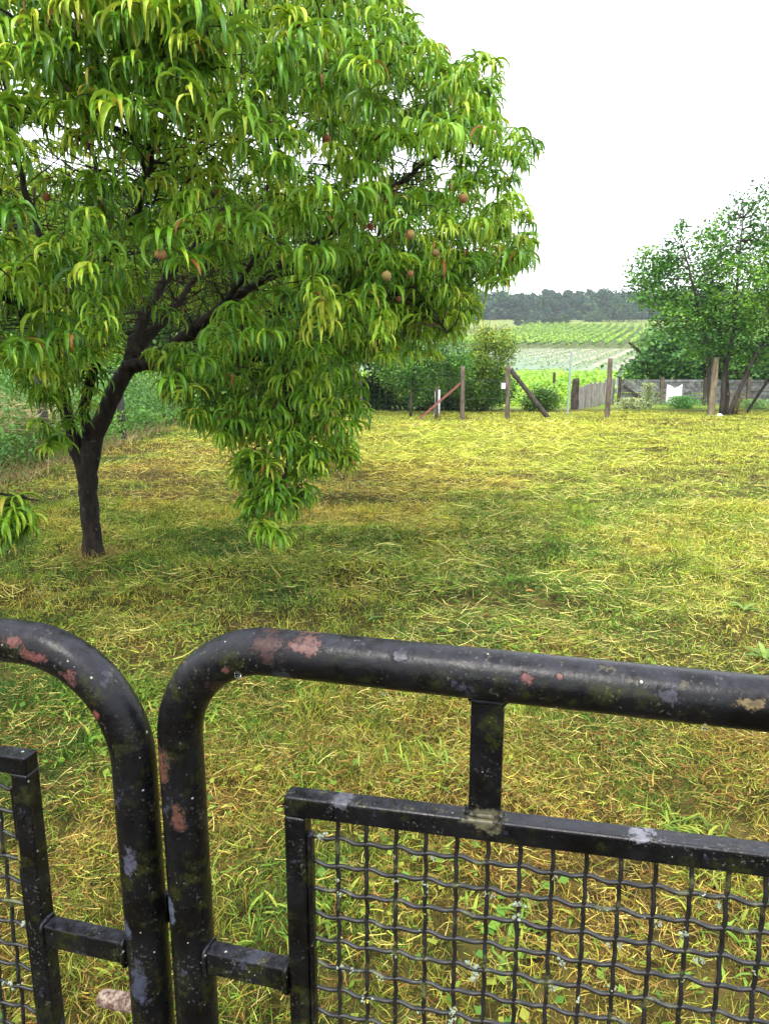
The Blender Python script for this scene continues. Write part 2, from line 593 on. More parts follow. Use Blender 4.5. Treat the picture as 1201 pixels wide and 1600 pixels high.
for _ in range(230):                                        # loose heaps left by the rake
    yc = 3.0+13.5*rng.random()**.8
    xc = rng.normal()*1.6+.16*yc if rng.random() < .7 else (rng.random()-.45)*yc
    if xc < -4.3: continue
    kk = (yc/3.5)**.6
    n = int(150*rng.random()+60)
    x, y = xc+rng.normal(size=n)*.20*kk, yc+rng.normal(size=n)*.085*kk
    hh = np.exp(-((x-xc)/(.26*kk))**2-((y-yc)/(.11*kk))**2)
    strands(hay, np.c_[x, y, ground_z(x, y)+.01+.075*hh*rng.random(n)], rng.normal(size=n)*.7+rng.choice([0, math.pi], n), np.radians(rng.normal(size=n)*16), (.06+.09*rng.random(n))*kk,
            (.0018+.0018*rng.random(n))*max(1, yc/3.2)**.75, np.radians(rng.normal(size=n)*25), grass_colour(x, y, True), K=4, curl=rng.normal(size=n)*.6)
n = 900                                                     # dead grass drawn up round the foot of the peach trunk
a_ = rng.random(n)*6.283
rr_ = .085+.10*rng.random(n)**1.5
x, y = PEACH_XY[0]+rr_*np.cos(a_), PEACH_XY[1]+rr_*np.sin(a_)
strands(hay, np.c_[x, y, ground_z(x, y)], a_+rng.normal(size=n)*1.2, np.radians(35+35*rng.normal(size=n)), .05+.09*rng.random(n), .002+.002*rng.random(n), np.radians(rng.normal(size=n)*40),
        mixcol([(.10, .065, .025), (.30, .22, .08), (.45, .38, .15)], rng.random(n)), K=4, curl=rng.normal(size=n)*.6)
gr.build('grass_blades', M['blade'], label='short mown grass blades standing across the lawn', cat='grass', kind='stuff')
hay.build('mown_hay', M['straw'], label='dry straw and mown clippings lying loose on the lawn', cat='hay', kind='stuff')

# clover, plantain and other low leaves in patches
cl = MB()
x, y = spread(42000, 1.15, 9)
keep = (vnoise(x, y, .28, 41)*.6+vnoise(x, y, 1.0, 42)*.5 > .60) & (rng.random(len(x)) < .75)
x, y = x[keep], y[keep]
n = len(x)
colc = mixcol([DEEP, GREEN*.8, LIME*.5], rng.random(n))
leaf_quads(cl, np.c_[x, y, ground_z(x, y)+.012+.02*rng.random(n)], .017+.022*rng.random(n), colc, up=1.2, aspect=.75)
# longer soft tufts of green weeds
for (cx, cy, r, n, L) in ((-.92, 2.75, .22, 420, .07), (-1.15, 3.0, .3, 320, .07), (.25, 2.45, .25, 200, .07), (-.2, 1.75, .12, 120, .05), (.95, 2.05, .12, 120, .07), (1.6, 2.2, .2, 160, .07),
                          (.2, 5.9, .5, 700, .08), (-.7, 6.4, .6, 500, .08), (.35, 1.72, .15, 120, .06), (-.62, 1.62, .12, 90, .05), (1.0, 1.65, .2, 200, .06)):
    px_ = cx+rng.normal(size=n)*r*.6
    py_ = cy+rng.normal(size=n)*r*.6
    leaf_blades(cl, np.c_[px_, py_, ground_z(px_, py_)], rng.random(n)*6.283, np.radians(20+50*rng.random(n)), L*(.5+rng.random(n)), .006+.006*rng.random(n),
                np.radians(40+60*rng.random(n)), mixcol([GREEN*.45, GREEN*.8, LIME*.6], rng.random(n)), K=4, fold=.3)
cl.build('clover_patches', M['blade'], label='low green clover and weed leaves in patches of the lawn', cat='ground cover', kind='stuff')

# ------------------------------------------------------------------ the peach tree
PEACH_BASE = np.array([-2.19, 5.43, 0.0])
def PL(lst):
    return np.array([P(a, b_, c_) for a, b_, c_ in lst])
def densify(pts, rad, step=.07, wig=.012):
    pts = np.asarray(pts, float)
    seg = np.linalg.norm(np.diff(pts, axis=0), axis=1)
    s = np.concatenate([[0], np.cumsum(seg)])
    n = max(4, int(s[-1]/step))
    q = np.linspace(0, s[-1], n)
    # Catmull-like smoothing: linear resample, then average
    o = np.stack([np.interp(q, s, pts[:, k]) for k in range(3)], 1)
    r = np.interp(q, s, rad)
    for _ in range(3):
        o[1:-1] = (o[:-2]+2*o[1:-1]+o[2:])/4
    o[1:-1] += rng.normal(size=(n-2, 3))*wig*.5
    return o, r

limbs = [
    ([(147, 884, 5.44), (145, 840, 5.44), (140, 780, 5.44), (136, 720, 5.43), (138, 685, 5.43)], [.094, .069, .067, .074, .05], 12),
    ([(138, 790, 5.44), (130, 735, 5.43), (112, 672, 5.38), (98, 620, 5.3), (88, 560, 5.2), (96, 500, 5.1), (78, 420, 5.0), (52, 330, 4.9), (22, 230, 4.75), (5, 110, 4.6), (-20, -20, 4.5)], [.045, .05, .047, .045, .043, .04, .042, .035, .027, .02, .012], 9),
    ([(139, 790, 5.44), (138, 735, 5.43), (152, 668, 5.43), (172, 628, 5.45), (196, 584, 5.5), (212, 545, 5.6)], [.05, .066, .064, .062, .058, .052], 10),
    ([(205, 560, 5.55), (225, 490, 5.75), (262, 430, 6.0), (302, 400, 6.2), (325, 330, 6.3), (350, 240, 6.3), (420, 110, 6.2), (460, 0, 6.2)], [.055, .05, .046, .042, .038, .03, .02, .012], 8),
    ([(196, 575, 5.5), (245, 560, 5.42), (300, 520, 5.35), (352, 475, 5.3), (425, 428, 5.2), (505, 372, 5.1), (600, 305, 5.05), (700, 230, 5.0), (765, 150, 5.0)], [.055, .05, .046, .042, .037, .03, .022, .015, .008], 8),
    ([(225, 568, 5.45), (300, 570, 5.15), (370, 552, 4.9), (420, 560, 4.65), (455, 620, 4.45), (460, 700, 4.3), (430, 790, 4.2)], [.045, .04, .034, .028, .02, .014, .007], 7),
    ([(300, 555, 5.3), (360, 530, 5.5), (440, 480, 5.6), (560, 440, 5.6), (660, 430, 5.4), (730, 450, 5.2)], [.04, .036, .031, .024, .016, .008], 7),
    ([(212, 545, 5.6), (255, 500, 6.0), (310, 430, 6.5), (400, 330, 7.0), (470, 180, 7.3), (510, 60, 7.4)], [.048, .042, .036, .028, .018, .01], 7),
    ([(92, 540, 5.15), (50, 500, 4.6), (0, 455, 4.0), (-80, 420, 3.6)], [.04, .034, .024, .012], 7),
    ([(96, 500, 5.1), (150, 430, 4.6), (215, 330, 4.05), (245, 230, 3.6), (240, 120, 3.2), (230, 30, 3.0)], [.04, .034, .028, .02, .014, .008], 7),
    ([(78, 430, 5.0), (40, 380, 5.8), (0, 300, 6.5), (-60, 160, 6.9)], [.036, .03, .022, .012], 7),
    ([(140, 690, 5.43), (128, 640, 5.2), (160, 540, 4.9), (190, 440, 4.8), (170, 320, 4.7), (130, 200, 4.5), (120, 60, 4.3)], [.04, .036, .03, .027, .022, .016, .01], 7),
    ([(352, 475, 5.3), (400, 400, 4.9), (440, 300, 4.5), (430, 190, 4.2), (440, 60, 4.0)], [.03, .025, .02, .014, .008], 7),
    ([(425, 428, 5.2), (500, 430, 4.9), (580, 440, 4.7), (650, 470, 4.6), (700, 520, 4.5)], [.026, .022, .016, .011, .006], 6),
    ([(505, 372, 5.1), (560, 260, 5.0), (590, 150, 5.0), (585, 40, 5.0)], [.022, .018, .013, .008], 6),
    ([(60, 460, 4.9), (-60, 520, 4.3), (-110, 640, 3.95), (-60, 735, 3.85), (0, 776, 3.85), (62, 782, 3.85)], [.03, .025, .018, .012, .007, .004], 6),
]
trunk_mb = MB()
nodes, nrad = [], []
for pl, rr, sides in limbs:
    o, r = densify(PL(pl), rr)
    r = np.where(o[:, 2] > 1.7, r*(1-.42*smooth(1.55, 2.2, o[:, 2])), r)
    trunk_mb.tube(o, r, sides, rough=.12)
    nodes.append(o[2:])
    nrad.append(r[2:])
nodes = np.concatenate(nodes)

SIL = [(-900, -1500), (560, -1500), (590, -20), (615, 20), (640, 40), (655, 72), (690, 92), (705, 130), (735, 112), (775, 112), (782, 150), (768, 195), (800, 238), (846, 236), (850, 262), (812, 300),
       (802, 330), (832, 372), (838, 400), (826, 455), (792, 472), (752, 474), (745, 520), (722, 545), (690, 578), (640, 588), (600, 592), (560, 578), (545, 600), (575, 655), (560, 700), (566, 770),
       (520, 772), (490, 800), (485, 858), (430, 876), (375, 845), (355, 780), (350, 722), (310, 722), (280, 692), (228, 662), (232, 585), (300, 565), (258, 520), (200, 535), (178, 590), (100, 600), (60, 640), (0, 600), (-900, 760)]
HOLLOW = [(180, 300), (330, 262), (470, 300), (520, 380), (470, 470), (390, 520), (260, 545), (190, 500)]
CC, CR = np.array([-2.35, 5.3, 2.75]), np.array([3.45, 2.95, 2.2])
u3 = rng.normal(size=(60000, 3))
u3 /= np.linalg.norm(u3, axis=1, keepdims=True)
rad3 = .55+.47*rng.random(60000)**.6
pts = CC+CR*u3*rad3[:, None]
pts = pts[(pts[:, 2] > 1.35) & (pts[:, 1] > 2.2)]
hr = np.hypot((pts[:, 0]-CC[0])/CR[0], (pts[:, 1]-CC[1])/CR[1])
pts = pts[(pts[:, 2] > 2.0) | (hr > .62)]
px, py, fw = project(pts)
inside = in_poly(px, py+22, SIL)
pts, px, py, fw = pts[inside], px[inside], py[inside], fw[inside]
seen = (px > -40) & (px < 900) & (py > -60)
hol = in_poly(px, py, HOLLOW)
pr = np.where(seen, 1.0, .45)
pr = np.where(hol & (fw < 6.3), .5, pr)
pr = np.where(hol & (fw >= 6.3), .95, pr)
pr = np.where((~hol) & (pts[:, 1] > 6.2), pr*.45, pr)
gap = vnoise(px+fw*130, py, 62, 101)
pr = pr*(.12+.88*smooth(.26, .50, gap))
keep = rng.random(len(pts)) < pr
pts = pts[keep]
# thin so that shoots stay apart
def poisson(p, dmin):
    out = []
    for q in p:
        if not out or np.min(np.sum((np.array(out)-q)**2, 1)) > dmin*dmin:
            out.append(q)
    return np.array(out)
pts = poisson(pts, .115)[:4600]
# the skirts that droop low in front and on the right, and the sprigs in front of the trunk
DROOP = [(240, 560), (330, 545), (420, 530), (560, 520), (550, 600), (575, 650), (560, 690), (555, 740), (510, 750), (480, 800), (470, 825), (430, 838), (385, 825), (360, 760), (352, 705), (300, 680), (240, 620)]
dx_ = 230+rng.random(1500)*350
dy_ = 520+rng.random(1500)*330
ok = in_poly(dx_, dy_+14, DROOP)
dp = np.array([P(a, b_, 4.15+.75*rng.random()+(.25 if b_ < 600 else 0)) for a, b_ in zip(dx_[ok], dy_[ok])])
dp = poisson(dp, .095)[:340]
SKIRT = [(560, 400), (740, 400), (745, 500), (700, 545), (600, 560), (540, 540), (480, 480)]
sx_ = 470+rng.random(600)*290
sy_ = 390+rng.random(600)*180
ok = in_poly(sx_, sy_+20, SKIRT)
sp = np.array([P(a, b_, 4.5+.9*rng.random()) for a, b_ in zip(sx_[ok], sy_[ok])])
sp = poisson(sp, .10)[:230]
LEFT = [(-10, 370), (120, 380), (215, 420), (225, 470), (175, 520), (180, 585), (120, 620), (85, 665), (45, 650), (-10, 590)]
lx_ = -10+rng.random(700)*240
ly_ = 370+rng.random(700)*300
ok = in_poly(lx_, ly_+20, LEFT)
lp = poisson(np.array([P(a, b_, 4.1+.9*rng.random()) for a, b_ in zip(lx_[ok], ly_[ok])]), .105)[:150]
NEAR = [(40, -60), (330, -60), (370, 90), (330, 190), (240, 250), (120, 230), (50, 130)]
nx_ = 40+rng.random(500)*330
ny_ = -60+rng.random(500)*310
ok = in_poly(nx_, ny_+40, NEAR)
npz = poisson(np.array([P(a, b_, 2.55+.7*rng.random()) for a, b_ in zip(nx_[ok], ny_[ok])]), .095)[:120]
gx_, gy_ = -30+rng.random(160)*330, 215+rng.random(160)*100
gapf = poisson(np.array([P(a, b_, 5.2+1.6*rng.random()) for a, b_ in zip(gx_, gy_)]), .15)[:80]
xp = np.array([P(*q) for q in ((150, 580, 5.0), (128, 612, 5.0), (112, 598, 4.9), (165, 596, 5.05), (96, 640, 4.9), (85, 662, 4.85), (150, 618, 4.95), (142, 640, 5.1), (70, 628, 4.7), (70, 682, 4.8), (86, 694, 4.85), (108, 672, 4.9), (58, 662, 4.7), (126, 655, 5.0), (98, 704, 4.9), (76, 705, 4.75), (40, 600, 4.5), (20, 575, 4.4),
                               (12, 790, 3.85), (25, 846, 3.85), (4, 858, 3.8), (42, 836, 3.9), (14, 822, 3.8), (30, 815, 3.85), (-8, 812, 3.85), (10, 842, 3.9), (34, 852, 3.85), (20, 832, 3.95), (0, 828, 3.8), (-14, 850, 3.8), (48, 818, 3.9), (430, 838, 4.2), (408, 832, 4.2), (456, 842, 4.2), (474, 832, 4.25), (385, 820, 4.2), (442, 850, 4.2), (420, 846, 4.15), (394, 800, 4.2), (440, 806, 4.15), (420, 790, 4.25), (545, 740, 4.4), (530, 720, 4.4), (560, 648, 4.5), (548, 725, 4.3), (32, 822, 3.8), (-6, 835, 3.75), (22, 800, 3.95), (-30, 800, 3.9),
                               (745, 128, 5.0), (770, 128, 5.05), (760, 165, 5.0), (800, 250, 5.05), (840, 244, 5.1), (815, 258, 5.0), (820, 268, 5.15), (828, 380, 5.1), (815, 400, 5.0), (780, 300, 5.0), (790, 350, 5.0), (800, 410, 5.1), (770, 420, 4.9),
                               (700, 150, 5.0), (640, 60, 5.1), (625, 45, 5.2), (690, 110, 5.0), (735, 205, 5.0), (735, 150, 5.1), (775, 230, 5.1), (665, 100, 5.0))])
targets = np.concatenate([xp, gapf, lp, npz, dp, sp, pts])
d0 = np.array([np.min(np.sum((nodes-q)**2, 1)) for q in targets])
order = np.argsort(d0)
node_pos = [n_ for n_ in nodes]
node_par = [-1]*len(nodes)
node_cnt = [0]*len(nodes)
chains = []
pos_arr = np.zeros((300000, 3))
pos_arr[:len(nodes)] = nodes
cntN = len(nodes)
core = np.array([-2.2, 5.4, 1.6])
for ti in order:
    q = targets[ti]
    dd = np.linalg.norm(pos_arr[:cntN]-q, axis=1)
    rn = np.linalg.norm(pos_arr[:cntN]-core, axis=1)
    rq = np.linalg.norm(q-core)
    cost = dd+.6*np.maximum(0, rn-rq+.05)
    cost = np.where(dd < .10, cost+1, cost)
    j = int(np.argmin(cost))
    p0 = pos_arr[j].copy()
    L = np.linalg.norm(q-p0)
    k = max(4, int(L/.075))
    s = np.linspace(0, 1, k+1)[:, None]
    path = p0*(1-s)+q*s
    sag = (.16*L+.02)*np.sin(np.pi*s[:, 0])
    path[:, 2] += sag*(.7+.3*rng.random())
    lat = np.cross(q-p0, [0, 0, 1])
    lat = lat/max(np.linalg.norm(lat), 1e-6)
    path += lat*(np.sin(np.pi*s[:, 0])*rng.normal()*.06*L)[:, None]
    path[1:-1] += rng.normal(size=(k-1, 3))*.006
    ids = [j]
    for w in path[1:]:
        pos_arr[cntN] = w
        node_par.append(ids[-1])
        node_cnt.append(0)
        ids.append(cntN)
        cntN += 1
    a = ids[-1]
    while a != -1:
        node_cnt[a] += 1
        a = node_par[a]
    chains.append(ids)
tw = MB()
for ids in chains:
    pp = pos_arr[ids]
    c_ = np.array([node_cnt[i] for i in ids[1:]], float)
    r = .0021*np.maximum(c_, 1)**.42
    r = np.concatenate([[r[0]], r])
    r[-3:] = np.minimum(r[-3:], [.0022, .0019, .0014])
    tw.tube(pp, r, 5, cap=False)
# bare inner twigs
for _ in range(1500):
    j = rng.integers(0, len(nodes))
    p0 = nodes[j]
    if p0[2] < 1.35: continue
    d = rng.normal(size=3)
    d[2] = abs(d[2])*.6
    d /= np.linalg.norm(d)
    L = .25+.55*rng.random()
    k = 7
    pth = [p0]
    for _i in range(k):
        d = d+rng.normal(size=3)*.16
        d /= np.linalg.norm(d)
        pth.append(pth[-1]+d*L/k)
    ex, ey, _f = project(np.array(pth[-1:]))
    if not in_poly(ex, ey+25, SIL)[0]: continue
    tw.tube(pth, np.linspace(.0045, .0012, k+1), 4, cap=False)

lf = MB()
B, AZ, EL, LL, WW, BE, CO, TC = [], [], [], [], [], [], [], []
PG = np.array([[.010, .055, .003], [.032, .145, .006], [.13, .33, .012], [.32, .50, .03], [.52, .58, .06]])
for ids in chains:
    pp = pos_arr[ids]
    tip = pp[-1]
    ddir = pp[-1]-pp[-3]
    oaz = math.atan2(ddir[1], ddir[0])
    n = int(rng.integers(12, 26)) if rng.random() > .14 else int(rng.integers(4, 8))
    droop = rng.normal()*17
    seg = np.linalg.norm(np.diff(pp, axis=0), axis=1)
    s = np.concatenate([[0], np.cumsum(seg)])
    span = min(s[-1]*.8, .06+.13*rng.random())
    q = s[-1]-span*np.linspace(0, 1, n)**1.2
    base = np.stack([np.interp(q, s, pp[:, k]) for k in range(3)], 1)
    az = rng.random()*6.28+np.arange(n)*2.4+rng.normal(size=n)*.25
    # lean the fan outwards, along the shoot
    az = np.arctan2(np.sin(az)+.45*math.sin(oaz), np.cos(az)+.45*math.cos(oaz))
    f = np.linspace(0, 1, n)
    el = np.radians(66-48*f+rng.normal(size=n)*14)
    vig = .72+.5*rng.random()
    young = np.exp(-f*7)
    L = (.132+.024*rng.normal(size=n))*vig*(1-.35*young)
    L = np.clip(L, .06, .20)
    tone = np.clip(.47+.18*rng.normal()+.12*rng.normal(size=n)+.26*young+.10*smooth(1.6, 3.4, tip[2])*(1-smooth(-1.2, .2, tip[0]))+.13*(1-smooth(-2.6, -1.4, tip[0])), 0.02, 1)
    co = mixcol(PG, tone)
    odd = rng.random(n)
    co[odd > .975] = (.45, .38, .05)
    co[odd > .99] = (.30, .09, .03)
    tc = co.copy()
    br = rng.random(n) > .98
    tc[br] = (.34, .16, .05)
    B.append(base); AZ.append(az); EL.append(el); LL.append(L); WW.append(L*(.150+.035*rng.random(n))); CO.append(co); TC.append(tc)
    BE.append(el+np.radians(np.clip(80+droop+48*rng.random(n), 30, 150)))
B, AZ, EL, LL, WW, BE, CO, TC = [np.concatenate(a) for a in (B, AZ, EL, LL, WW, BE, CO, TC)]
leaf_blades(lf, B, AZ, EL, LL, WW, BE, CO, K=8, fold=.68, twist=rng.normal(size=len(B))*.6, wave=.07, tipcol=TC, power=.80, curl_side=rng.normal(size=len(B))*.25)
# a few dead, brick-red curled leaves hanging in bunches
dn = 46
ci = rng.choice(len(chains), dn, replace=False)
db = np.repeat(np.array([pos_arr[chains[i][-2]] for i in ci]), 3, 0)+rng.normal(size=(dn*3, 3))*.006
n = len(db)
leaf_blades(lf, db, rng.random(n)*6.28, np.radians(-20-40*rng.random(n)), .06+.06*rng.random(n), .012+.008*rng.random(n), np.radians(50+20*rng.random(n)),
            mixcol([(.16, .045, .02), (.36, .10, .04), (.42, .2, .09)], rng.random(n)), K=6, fold=1.0, twist=rng.normal(size=n)*1.2)

peach = thing('peach_tree', PEACH_BASE, 'peach tree with drooping curled yellow-green leaves and small fruit, standing on the mown lawn', 'tree')
shift(trunk_mb, PEACH_BASE).build('trunk', M['peach_bark'], peach)
shift(tw, PEACH_BASE).build('branches', M['twig'], peach)
shift(lf, PEACH_BASE).build('foliage', M['peach_leaf'], peach)

# peaches
m, t, b, out = new_mat('peach_skin')
oi = t.nodes.new('ShaderNodeObjectInfo')
oc = objco(t)
nz = noise(t, oc, 30, 3)
sx = t.nodes.new('ShaderNodeSeparateXYZ')
t.links.new(oc, sx.inputs[0])
bl = math_(t, 'ADD', math_(t, 'MULTIPLY', sx.outputs[0], 18.0), math_(t, 'ADD', nz, math_(t, 'SUBTRACT', math_(t, 'MULTIPLY', oi.outputs['Random'], .7), .25)))
pc = mixrgb(t, ramp(t, bl, .1, .8), (.20, .15, .035), (.25, .085, .032))
t.links.new(pc, b.inputs['Base Color'])
b.inputs['Roughness'].default_value = .8
b.inputs['Sheen Weight'].default_value = .1
M['peach'] = m
pm = MB()
th = np.linspace(.02, math.pi-.02, 13)
ph = np.arange(18)*2*math.pi/18
R = .0245*(1+.05*np.cos(th)[:, None])*(1-.09*np.exp(-(np.minimum(ph, 2*math.pi-ph)[None]/.35)**2)*np.sin(th)[:, None])
zz = np.cos(th)[:, None]*R-.006*np.exp(-(th[:, None]/.35)**2)+.0*ph[None]
v = np.stack([np.sin(th)[:, None]*R*np.cos(ph)[None], np.sin(th)[:, None]*R*np.sin(ph)[None], zz], -1)
i = np.arange(12)[:, None]*18
j = np.arange(18)[None]
pm.add(v.reshape(-1, 3), np.stack([i+j, i+18+j, i+18+(j+1) % 18, i+(j+1) % 18], -1).reshape(-1, 4))
PX = [(592, 311), (582, 299), (573, 346), (562, 343), (626, 376), (672, 384), (598, 384), (631, 427), (604, 431), (573, 528), (629, 464), (606, 458), (67, 334), (64, 277), (183, 341), (390, 322),
      (45, 788), (513, 712), (526, 717), (518, 727), (430, 760), (456, 747), (450, 762), (418, 808), (407, 697), (457, 627), (338, 300), (30, 300), (440, 745), (548, 652), (700, 300), (520, 200), (250, 390)]
pk = None
tips = np.array([pos_arr[c_[-1]] for c_ in chains])
tpx, tpy, tfw = project(tips)
for (a, b_) in PX:
    k = int(np.argmin(np.hypot(tpx-a, tpy+8-b_)+14*(tfw-3)))       # hangs under the nearest front shoot
    p = tips[k]+np.array([.01, -.02, -.045])-PEACH_BASE
    if pk is None:
        o = pk = pm.build('peach', M['peach'], peach)
    else:
        o = pk.copy()
        COL.objects.link(o)
        o.parent = peach
    o.location = p
    s_ = .70+.26*rng.random()
    o.scale = (s_, s_, s_*1.04)
    o.rotation_euler = (rng.normal()*.3, rng.normal()*.3, rng.random()*6.28)

# ------------------------------------------------------------------ other trees and shrubs
def lumps_px(lst, Y, jitter=.6):
    out = []
    for (a, b_, r) in lst:
        c_ = P(a, b_, Y)
        c_[1] += jitter*rng.normal()*r*Y/F_PX
        out.append((c_, r*Y/F_PX))
    return out

def crown(mb, lumps, n, leaf, pal, tonebias=.5, clump=14, spread_=.16, squash=.9, up=.35, hollow=.55, topgain=.0):
    """n leaf diamonds in sprays spread through rounded masses; sprays leave gaps between them."""
    vol = np.array([r**2.4 for _, r in lumps])
    ns = max(4, n//clump)
    which = rng.choice(len(lumps), ns, p=vol/vol.sum())
    C = np.array([c_ for c_, _ in lumps])[which]
    Rr = np.array([r for _, r in lumps])[which]
    d = rng.normal(size=(ns, 3))
    d /= np.linalg.norm(d, axis=1, keepdims=True)
    rr = (hollow+(1.08-hollow)*rng.random(ns)**.7)
    cen = C+d*(Rr*rr)[:, None]*np.array([1, 1, squash])
    lt = .16*rng.normal(size=len(lumps))
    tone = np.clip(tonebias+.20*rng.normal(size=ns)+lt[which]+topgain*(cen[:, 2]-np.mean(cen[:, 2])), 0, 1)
    k = clump
    p = np.repeat(cen, k, 0)+rng.normal(size=(ns*k, 3))*np.array([1, 1, .75])*spread_
    t_ = np.clip(np.repeat(tone, k)+.12*rng.normal(size=ns*k), 0, 1)
    leaf_quads(mb, p, leaf, mixcol(pal, t_), up=up)
    return cen

PAL_MID = [(.018, .055, .014), (.035, .105, .018), (.075, .17, .028), (.15, .25, .045)]
PAL_YEL = [(.05, .12, .02), (.12, .22, .03), (.26, .34, .045), (.40, .40, .08)]
PAL_GRN = [(.022, .085, .012), (.06, .18, .022), (.14, .31, .035), (.26, .43, .06)]
PAL_DARK = [(.010, .032, .010), (.018, .060, .014), (.035, .095, .02), (.06, .14, .03)]
PAL_LIME = [(.10, .24, .03), (.18, .36, .04), (.30, .48, .06), (.40, .55, .09)]
PAL_COOL = [(.012, .036, .020), (.024, .062, .030), (.048, .105, .042), (.085, .155, .055)]

def tree(name, base, label, lumps, n, leaf, pal, stems, mat='leaf', tonebias=.5, group=None, cat='tree', clump=14, spread_=.16, bark='bark', twigs=40, **kw):
    base = np.asarray(base, float)
    o = thing(name, base, label, cat, group)
    cm = MB()
    cen = crown(cm, lumps, n, leaf, pal, tonebias, clump, spread_, **kw)
    shift(cm, base).build('crown', M[mat], o)
    tm = MB()
    ends = []
    for pts_, rr in stems:
        q, r = densify(pts_, rr, .25, .02)
        tm.tube(q, r, 8, rough=.1)
        ends.append(q)
    if ends:
        ends = np.concatenate(ends)
        for c_ in cen[rng.choice(len(cen), min(twigs, len(cen)), replace=False)]:
            k = int(np.argmin(np.linalg.norm(ends-c_, axis=1)+.5*np.maximum(0, ends[:, 2]-c_[2])))
            mid = (ends[k]+c_)/2+np.array([0, 0, .05])+rng.normal(size=3)*.05
            tm.tube([ends[k], mid, c_], [.018, .012, .004], 4, cap=False)
        shift(tm, base).build('trunk', M[bark], o)
    return o

# many-stemmed tree at the right, in front of the board fence
b0 = G(1128, 652)
st = [([P(1108, 652, 18.9), P(1108, 590, 18.9), P(1102, 520, 19), P(1080, 440, 19.1), P(1062, 370, 19.2)], [.07, .058, .045, .03, .012]),
      ([P(1126, 652, 18.9), P(1128, 600, 19), P(1142, 540, 19), P(1150, 450, 19.1), P(1160, 340, 19.2)], [.075, .06, .05, .035, .012]),
      ([P(1138, 650, 18.8), P(1158, 600, 18.8), P(1184, 545, 18.9), P(1235, 470, 19), P(1260, 400, 19)], [.07, .055, .045, .03, .012]),
      ([P(1132, 650, 19.2), P(1136, 590, 19.4), P(1120, 500, 19.6), P(1110, 420, 19.8)], [.08, .06, .045, .015])]
tree('garden_tree', b0, 'many-stemmed dark green tree in front of the board fence, cut by the right edge',
     lumps_px([(1040, 440, 46), (1100, 430, 55), (1008, 402, 20), (995, 400, 12), (1060, 372, 22), (1063, 350, 9), (1105, 385, 26), (1100, 365, 12), (1160, 360, 42), (1152, 320, 14), (1190, 325, 38), (1150, 455, 62), (1200, 430, 72), (1050, 500, 36),
               (1120, 522, 44), (1122, 556, 16), (1090, 545, 20), (1160, 555, 24), (1200, 560, 30), (1180, 520, 50), (1260, 400, 75), (1250, 500, 60), (1012, 460, 20), (1030, 412, 30), (990, 440, 10), (1128, 545, 20), (1095, 480, 50), (1005, 440, 22)], 19.2),
     28000, .096, PAL_GRN, st, tonebias=.34, spread_=.13, clump=16, twigs=160, hollow=.5)

# hazel behind the board fence
b0 = np.array([10.0, 26.0, -.02])
tree('hazel_bush', b0, 'broad-leaved hazel bush rising behind the board fence, left of the many-stemmed tree',
     lumps_px([(1040, 560, 34), (1075, 540, 40), (1010, 575, 22), (985, 582, 14), (1110, 560, 40), (1060, 585, 34), (1020, 540, 18), (1150, 570, 40), (1190, 575, 40), (1230, 570, 40)], 26.0),
     15000, .19, [(.02, .07, .02), (.045, .14, .03), (.10, .24, .06), (.18, .33, .09)], [([b0+[0, 0, 0], b0+[.1, 0, 1.0], b0+[.6, .1, 2.2]], [.08, .06, .02]), ([P(1010, 560, 26), P(995, 545, 26), P(982, 535, 26)], [.05, .05, .045])],
     cat='bush', tonebias=.5, spread_=.22, squash=.8, twigs=30)

# tall yellow-green shrub left of the gap
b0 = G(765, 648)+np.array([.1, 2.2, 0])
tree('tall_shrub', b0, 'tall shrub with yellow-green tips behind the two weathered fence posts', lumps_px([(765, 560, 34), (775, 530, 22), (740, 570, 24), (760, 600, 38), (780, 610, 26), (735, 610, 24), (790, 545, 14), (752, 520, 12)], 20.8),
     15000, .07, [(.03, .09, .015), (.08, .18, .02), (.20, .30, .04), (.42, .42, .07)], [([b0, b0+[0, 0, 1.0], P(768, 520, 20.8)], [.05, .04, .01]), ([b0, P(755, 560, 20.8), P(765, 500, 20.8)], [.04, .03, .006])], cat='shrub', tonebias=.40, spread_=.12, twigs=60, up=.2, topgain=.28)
lw = MB()
# light tree whose thin stem stands at the far fence
b0 = G(642, 654)+np.array([0, .3, 0])
tree('young_tree', b0, 'young light-green tree with a thin stem at the far wire fence', lumps_px([(650, 575, 36), (690, 580, 34), (620, 580, 30), (665, 605, 24), (640, 620, 18), (700, 550, 30), (720, 575, 22)], 19.6),
     11000, .07, PAL_GRN, [([b0, P(642, 610, 19.2), P(648, 570, 19.5)], [.035, .03, .015])], tonebias=.55, spread_=.13, twigs=40)
# dark ivy hedge behind it
b0 = np.array([-.2, 22.3, -.01])
tree('ivy_hedge', b0, 'dark ivy-covered hedge in shade behind the far wire fence', lumps_px([(590, 625, 22), (620, 615, 26), (655, 622, 24), (690, 620, 24), (720, 618, 24), (745, 622, 18), (570, 610, 22), (545, 615, 22), (600, 590, 22), (640, 590, 20), (700, 590, 22)], 22.0),
     22000, .085, PAL_DARK, [], cat='hedge', tonebias=.42, spread_=.12, hollow=.3)
# low round bush right of the leaning strut
b0 = G(850, 646)+np.array([0, 1.6, 0])
tree('low_bush', b0, 'low rounded green bush behind the slanting strut at the gap in the far fence', lumps_px([(838, 628, 16), (858, 628, 16), (848, 618, 14), (826, 634, 9)], 21.0),
     5000, .065, PAL_MID, [], cat='bush', tonebias=.62, spread_=.09)
